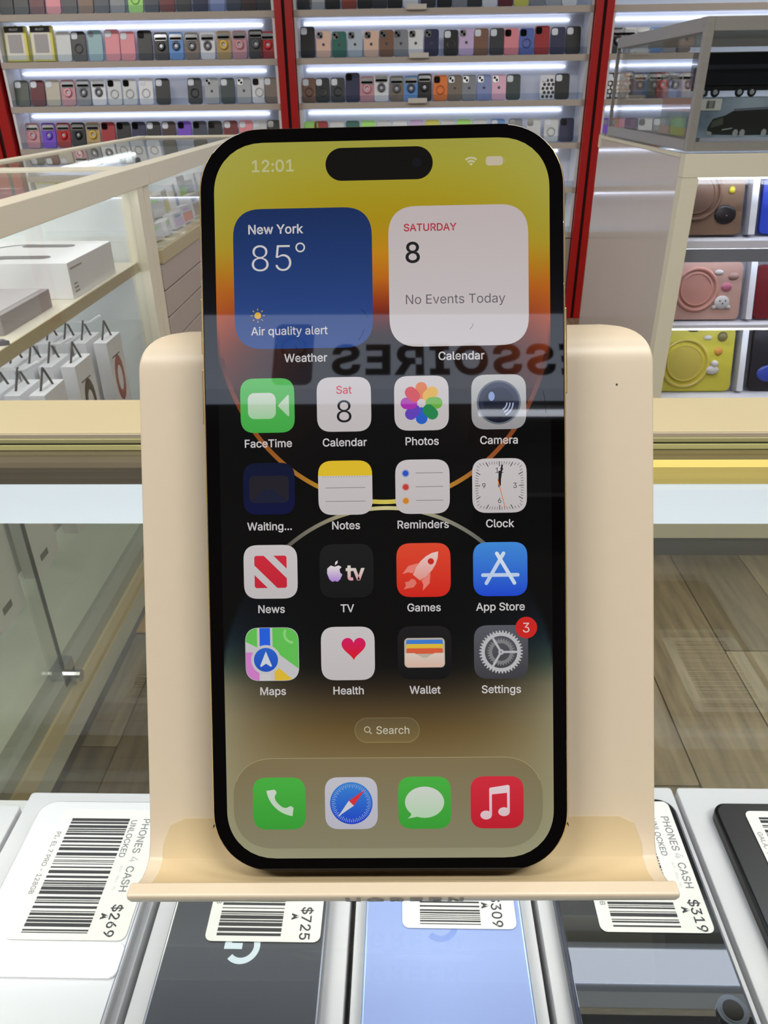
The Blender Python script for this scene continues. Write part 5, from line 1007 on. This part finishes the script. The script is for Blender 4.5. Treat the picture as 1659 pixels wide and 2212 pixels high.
ui('rocket_fin', 0, .2, [rk([(-1.5, .3), (-1.1, -2.0), (-1.9, -2.4), (-2.6, -3.4), (-2.7, -1.4)])], S('gfin', (220, 120, 108)), 1, i)
ui('porthole', 1.45, 1.7, [circle(.62, 20)], S('gport', (190, 40, 32)), 2, i)
ui('rocket_flame', -2.6, -2.7, [[(.9, .8), (1.2, .1), (.6, -.7), (-.6, -.9), (-1.4, -1.1), (-.9, -.4), (-1.1, .3), (-.3, .5), (.2, 1.0)]], S('gfl', (212, 112, 98)), 1, i)
i = icon(CX[3], RY[2], S('ablue', (62, 132, 206), (26, 66, 196)), 'App Store')
aw = S('aw', (196, 208, 224), (176, 192, 222), -3, 3)
def bar_(p, q, wd=.72):
    L = math.hypot(q[0] - p[0], q[1] - p[1]); a = math.atan2(q[1] - p[1], q[0] - p[0]); m_ = ((p[0] + q[0]) / 2, (p[1] + q[1]) / 2)
    return [(m_[0] + x * math.cos(a) - y * math.sin(a), m_[1] + x * math.sin(a) + y * math.cos(a)) for x, y in rrect(L + wd, wd, wd * .49, 5)]
ui('letter_stroke', 0, 0, [bar_((-3.4, -1.15), (3.4, -1.15))], aw, 1, i); ui('letter_stroke', 0, 0, [bar_((.65, 3.1), (-2.75, -2.75))], aw, 1.3, i); ui('letter_stroke', 0, 0, [bar_((-.65, 3.1), (2.75, -2.75))], S('aw2', (206, 216, 228), (190, 204, 226), -3, 3), 1.6, i)
# row 4
i = icon(CX[0], RY[3], S('mapwhite', (186, 184, 186)), 'Maps')
sq = squircle(10.5, 10.5, 3.0, 2.6, 8)
def clip(poly, side):
    out_ = []
    for k in range(len(poly)):
        a, b_ = poly[k - 1], poly[k]; fa, fb = side(a), side(b_)
        if fa * fb < 0: t = fa / (fa - fb); out_.append((a[0] + (b_[0] - a[0]) * t, a[1] + (b_[1] - a[1]) * t))
        if fb >= 0: out_.append(b_)
    return out_
G1 = S('mapgreen', (92, 182, 78))
ui('green_area', 0, 0, [clip(clip(sq, lambda p: p[0] - .1), lambda p: p[1] - (1.0 - .75 * p[0]))], G1, 1, i)
ui('green_area', 0, 0, [clip(clip(sq, lambda p: -2.95 - p[0]), lambda p: p[1] - (1.2 - .5 * (p[0] + 5)) - 1.2)], G1, 1, i)
ui('pink_area', 0, 0, [clip(clip(sq, lambda p: -2.6 - p[0]), lambda p: .4 - p[1])], S('mappink', (196, 120, 186)), 1, i)
ui('yellow_area', 0, 0, [clip(clip(sq, lambda p: p[0] - .4), lambda p: (-2.0 - .85 * (p[0] - .4)) - p[1])], S('mapyellow', (210, 176, 50)), 1, i)
ui('blue_road', 0, 0, [clip(clip(sq, lambda p: p[0] + 2.45), lambda p: -.35 - p[0])], S('mapblue', (34, 90, 208)), 2, i)
ui('white_road', 0, 0, [clip(clip(clip(sq, lambda p: p[0] + 2.5), lambda p: -.3 - p[0]), lambda p: -p[1])], S('mapwhite2', (192, 190, 190)), 3, i)
ui('ring_road', 4.2, 4.0, stroke([(1.7 * math.cos(a), 1.7 * math.sin(a)) for a in [math.radians(150 + 120 * t / 12) for t in range(13)]], .5), S('mapgl', (132, 200, 116)), 2, i)
ui('compass_disc', -1.25, -1.1, [circle(2.95, 36)], S('mapwhite', (186, 184, 186)), 4, i); ui('compass_blue', -1.25, -1.1, [circle(2.4, 36)], S('mapblue2', (38, 92, 190), (30, 76, 176), -2.4, 2.4), 5, i)
ui('arrow', -1.25, -1.0, [[(0, 1.6), (1.2, -1.35), (.95, -1.5), (0, -.85), (-.95, -1.5), (-1.2, -1.35)]], S('iw2', (196, 200, 208)), 6, i)
i = icon(CX[1], RY[3], white, 'Health')
hp = [(1.0 * 16 * math.sin(t) ** 3 / 16, (13 * math.cos(t) - 5 * math.cos(2 * t) - 2 * math.cos(3 * t) - math.cos(4 * t)) / 16) for t in [2 * math.pi * k / 40 for k in range(40)]]
ui('heart', 1.15, 1.25, [[(p[0] * 2.4, p[1] * 2.5) for p in reversed(hp)]], S('heart', (198, 20, 96), (204, 24, 22), -2.2, 2.2), 1, i)
i = icon(CX[2], RY[3], S('walblack', (26, 24, 26), (14, 13, 14)), 'Wallet')
ui('wallet_back', 0, .0, [rrect(8.0, 5.9, .8, 5)], S('wal0', (176, 166, 152)), 1, i)
for k, c in enumerate([(60, 118, 196), (214, 176, 56), (204, 88, 56)]): ui('card', 0, 2.05 - k * .85, [rrect(7.2, 1.1, .3, 3)], S('card%d' % k, c), 2 + k, i)
ui('pocket', 0, 0, [[(-3.9, -.05), (-2.0, -.05), (-1.1, -.55), (-.4, -1.0), (.4, -1.0), (1.1, -.55), (2.0, -.05), (3.9, -.05), (3.9, -2.3), (3.3, -2.85), (-3.3, -2.85), (-3.9, -2.3)]], S('pocket', (206, 192, 180), (206, 170, 152), -2.9, 0), 6, i)
i = icon(CX[3], RY[3], S('setgrey', (84, 84, 92), (58, 58, 62)), 'Settings')
def gear(r0, r1, n_, hole):
    o_ = []
    for k in range(n_ * 4): a = 2 * math.pi * k / (n_ * 4); r_ = r1 if k % 4 in (1, 2) else r0; o_.append((r_ * math.cos(a), r_ * math.sin(a)))
    return [o_, circle(hole, 40)]
gr = S('gear', (176, 176, 178)); gr2 = S('gear2', (120, 120, 122))
ui('inner_gear', 0, 0, gear(2.35, 2.75, 30, 1.75), gr2, 1, i); ui('outer_gear', 0, 0, gear(3.85, 4.3, 40, 3.2), gr, 2, i)
for a in (0, 120, 240): ui('gear_spoke', 0, 0, [bar_((.3 * math.cos(math.radians(a)), .3 * math.sin(math.radians(a))), (3.3 * math.cos(math.radians(a)), 3.3 * math.sin(math.radians(a))), .42)], gr, 2.4, i)
ui('gear_hub', 0, 0, [circle(.55, 20), circle(.25, 16)], gr, 3, i)
bd = ui('badge', 27.4, -24.6, [circle(2.13, 36)], S('badge', (194, 34, 30)), 8); txt('3', 0, -.95, 1.9, S('btext', (214, 190, 186)), 1, bd)
# search pill and dock
sp_ = ui('search_pill', -.3, -44.8, [rrect(12.9, 5.0, 2.49, 10)], S('pill', (92, 78, 52), (116, 98, 58), -2.5, 2.5), 3)
ui('pill_rim', 0, 0, [rrect(12.9, 5.0, 2.49, 10), rrect(12.72, 4.82, 2.4, 10)], S('pillrim', (120, 110, 78), (150, 138, 92), -2.5, 2.5), 1, sp_)
ui('search_symbol', -3.95, .15, [circle(.62, 20), circle(.47, 20)], S('stext', (190, 184, 166)), 1, sp_); ui('search_handle', -3.5, -.3, stroke([(0, 0), (.42, -.45)], .17), S('stext', (190, 184, 166)), 1, sp_)
txt('Search', 1.15, -.75, 1.5, S('stext', (190, 184, 166)), 1, sp_, bold=4)
dk = ui('dock', -.4, -59.45, [squircle(61.6, 18.3, 8.2, 2.3, 12)], S('dock', (122, 108, 76), (128, 124, 98), -9, 9), 2)
ui('dock_rim', 0, 0, stroke([p for p in squircle(61.5, 18.2, 8.2, 2.3, 12) if p[1] > 4], .1), S('dockrim', (158, 150, 112)), .5, dk)
DX = (-22.05, -7.65, 6.95, 21.35); DY = -59.45
i = icon(DX[0], DY, S('pgreen', (70, 168, 62), (54, 150, 50)), None, 10.5)
hs = [(-2.6 + 1.0, 0)]
arc = [(3.9 + 5.2 * math.cos(a), 3.9 + 5.2 * math.sin(a)) for a in [math.radians(188 + 74 * k / 14) for k in range(15)]]
hsp = []
p_, t_ = [], []
for k, (x, y) in enumerate(arc):
    pass
wds = [1.5, 1.75, 1.7, 1.2, .95, .85, .85, .85, .85, .85, .95, 1.2, 1.7, 1.75, 1.5]
inn = [(3.9 + (5.9 - w_) * math.cos(math.radians(188 + 74 * k / 14)), 3.9 + (5.9 - w_) * math.sin(math.radians(188 + 74 * k / 14))) for k, w_ in enumerate(wds)]
outp = [(3.9 + 6.05 * math.cos(math.radians(188 + 74 * k / 14)), 3.9 + 6.05 * math.sin(math.radians(188 + 74 * k / 14))) for k in range(15)]
ui('handset', -.45, -.45, [outp + inn[::-1]], S('handset', (196, 204, 192), (176, 200, 172), -3.5, 3.5), 1, i)
i = icon(DX[1], DY, S('sfw', (186, 184, 192), (176, 174, 186)), None, 10.5)
ui('compass_disc', 0, 0, [circle(4.25, 40)], S('sfb', (54, 124, 200), (26, 58, 186), -4.2, 4.2), 1, i)
mb = MB()
for k in range(60):
    a = math.radians(6 * k); p_, t_ = stroke([((3.35 if k % 2 else 3.1) * math.cos(a), (3.35 if k % 2 else 3.1) * math.sin(a)), (3.9 * math.cos(a), 3.9 * math.sin(a))], .1); mb.tris([(z[0] / 1000, z[1] / 1000) for z in p_], t_)
mb.build('compass_marks', S('sfm', (150, 170, 206)), i, (0, 0, 2 * LV / 1000))
ui('needle', 0, 0, [[(2.7, 2.7), (-.5, .5), (.5, -.5)]], S('sfr', (204, 48, 58)), 3, i); ui('needle', 0, 0, [[(-2.7, -2.7), (.5, -.5), (-.5, .5)]], S('sfn', (196, 196, 204)), 3, i)
i = icon(DX[2], DY, S('pgreen', (70, 168, 62), (54, 150, 50)), None, 10.5)
ui('speech_bubble', 0, .1, [circle(3.9, 40, ry=3.15)], S('bubble', (198, 202, 194), (170, 200, 166), -3.1, 3.1), 1, i); ui('bubble_tail', 0, 0, [[(-2.6, -1.6), (-2.75, -2.6), (-3.4, -3.15), (-2.4, -3.0), (-1.2, -2.75)]], S('bubble', (198, 202, 194), (170, 200, 166), -3.1, 3.1), 1, i)
i = icon(DX[3], DY, S('mred', (200, 42, 58), (184, 26, 42)), None, 10.5)
nm = S('note', (216, 196, 200), (206, 172, 176), -3, 3)
ui('note_beam', 0, 0, [[(-1.55, 1.55), (-1.55, 2.75), (-1.35, 2.95), (2.2, 3.5), (2.5, 3.3), (2.5, 1.95)]], nm, 1, i)
ui('note_stem', 0, 0, [rrect(.52, 5.2, .2, 3, (-1.29, -.1))], nm, 1, i); ui('note_stem', 0, 0, [rrect(.52, 5.2, .2, 3, (2.24, .55))], nm, 1, i)
for c in ((-2.2, -2.55), (1.35, -1.9)): ui('note_head', c[0], c[1], [circle(1.15, 20, ry=.9)], nm, 1, i)
# fine scratches in the glass
SCR = S('scratch', (14, 14, 16))
sm = MB()
for p0, p1 in (((-4.2, 38.2), (-2.9, 36.6)), ((-3.6, 34.4), (-4.8, 32.2)), ((-20.9, 31.5), (-21.4, 26.6)), ((17.6, 35.0), (16.9, 33.9)), ((31.1, 21.8), (31.6, 17.5)), ((-17.2, 31.4), (-16.2, 28.6))):
    p_, t_ = stroke([p0, ((p0[0] + p1[0]) / 2 + .15, (p0[1] + p1[1]) / 2), p1], .07); sm.tris([(z[0] / 1000, z[1] / 1000) for z in p_], t_)
sm.build('scratch_marks', SCR, ph, Q(0, 0, .2))
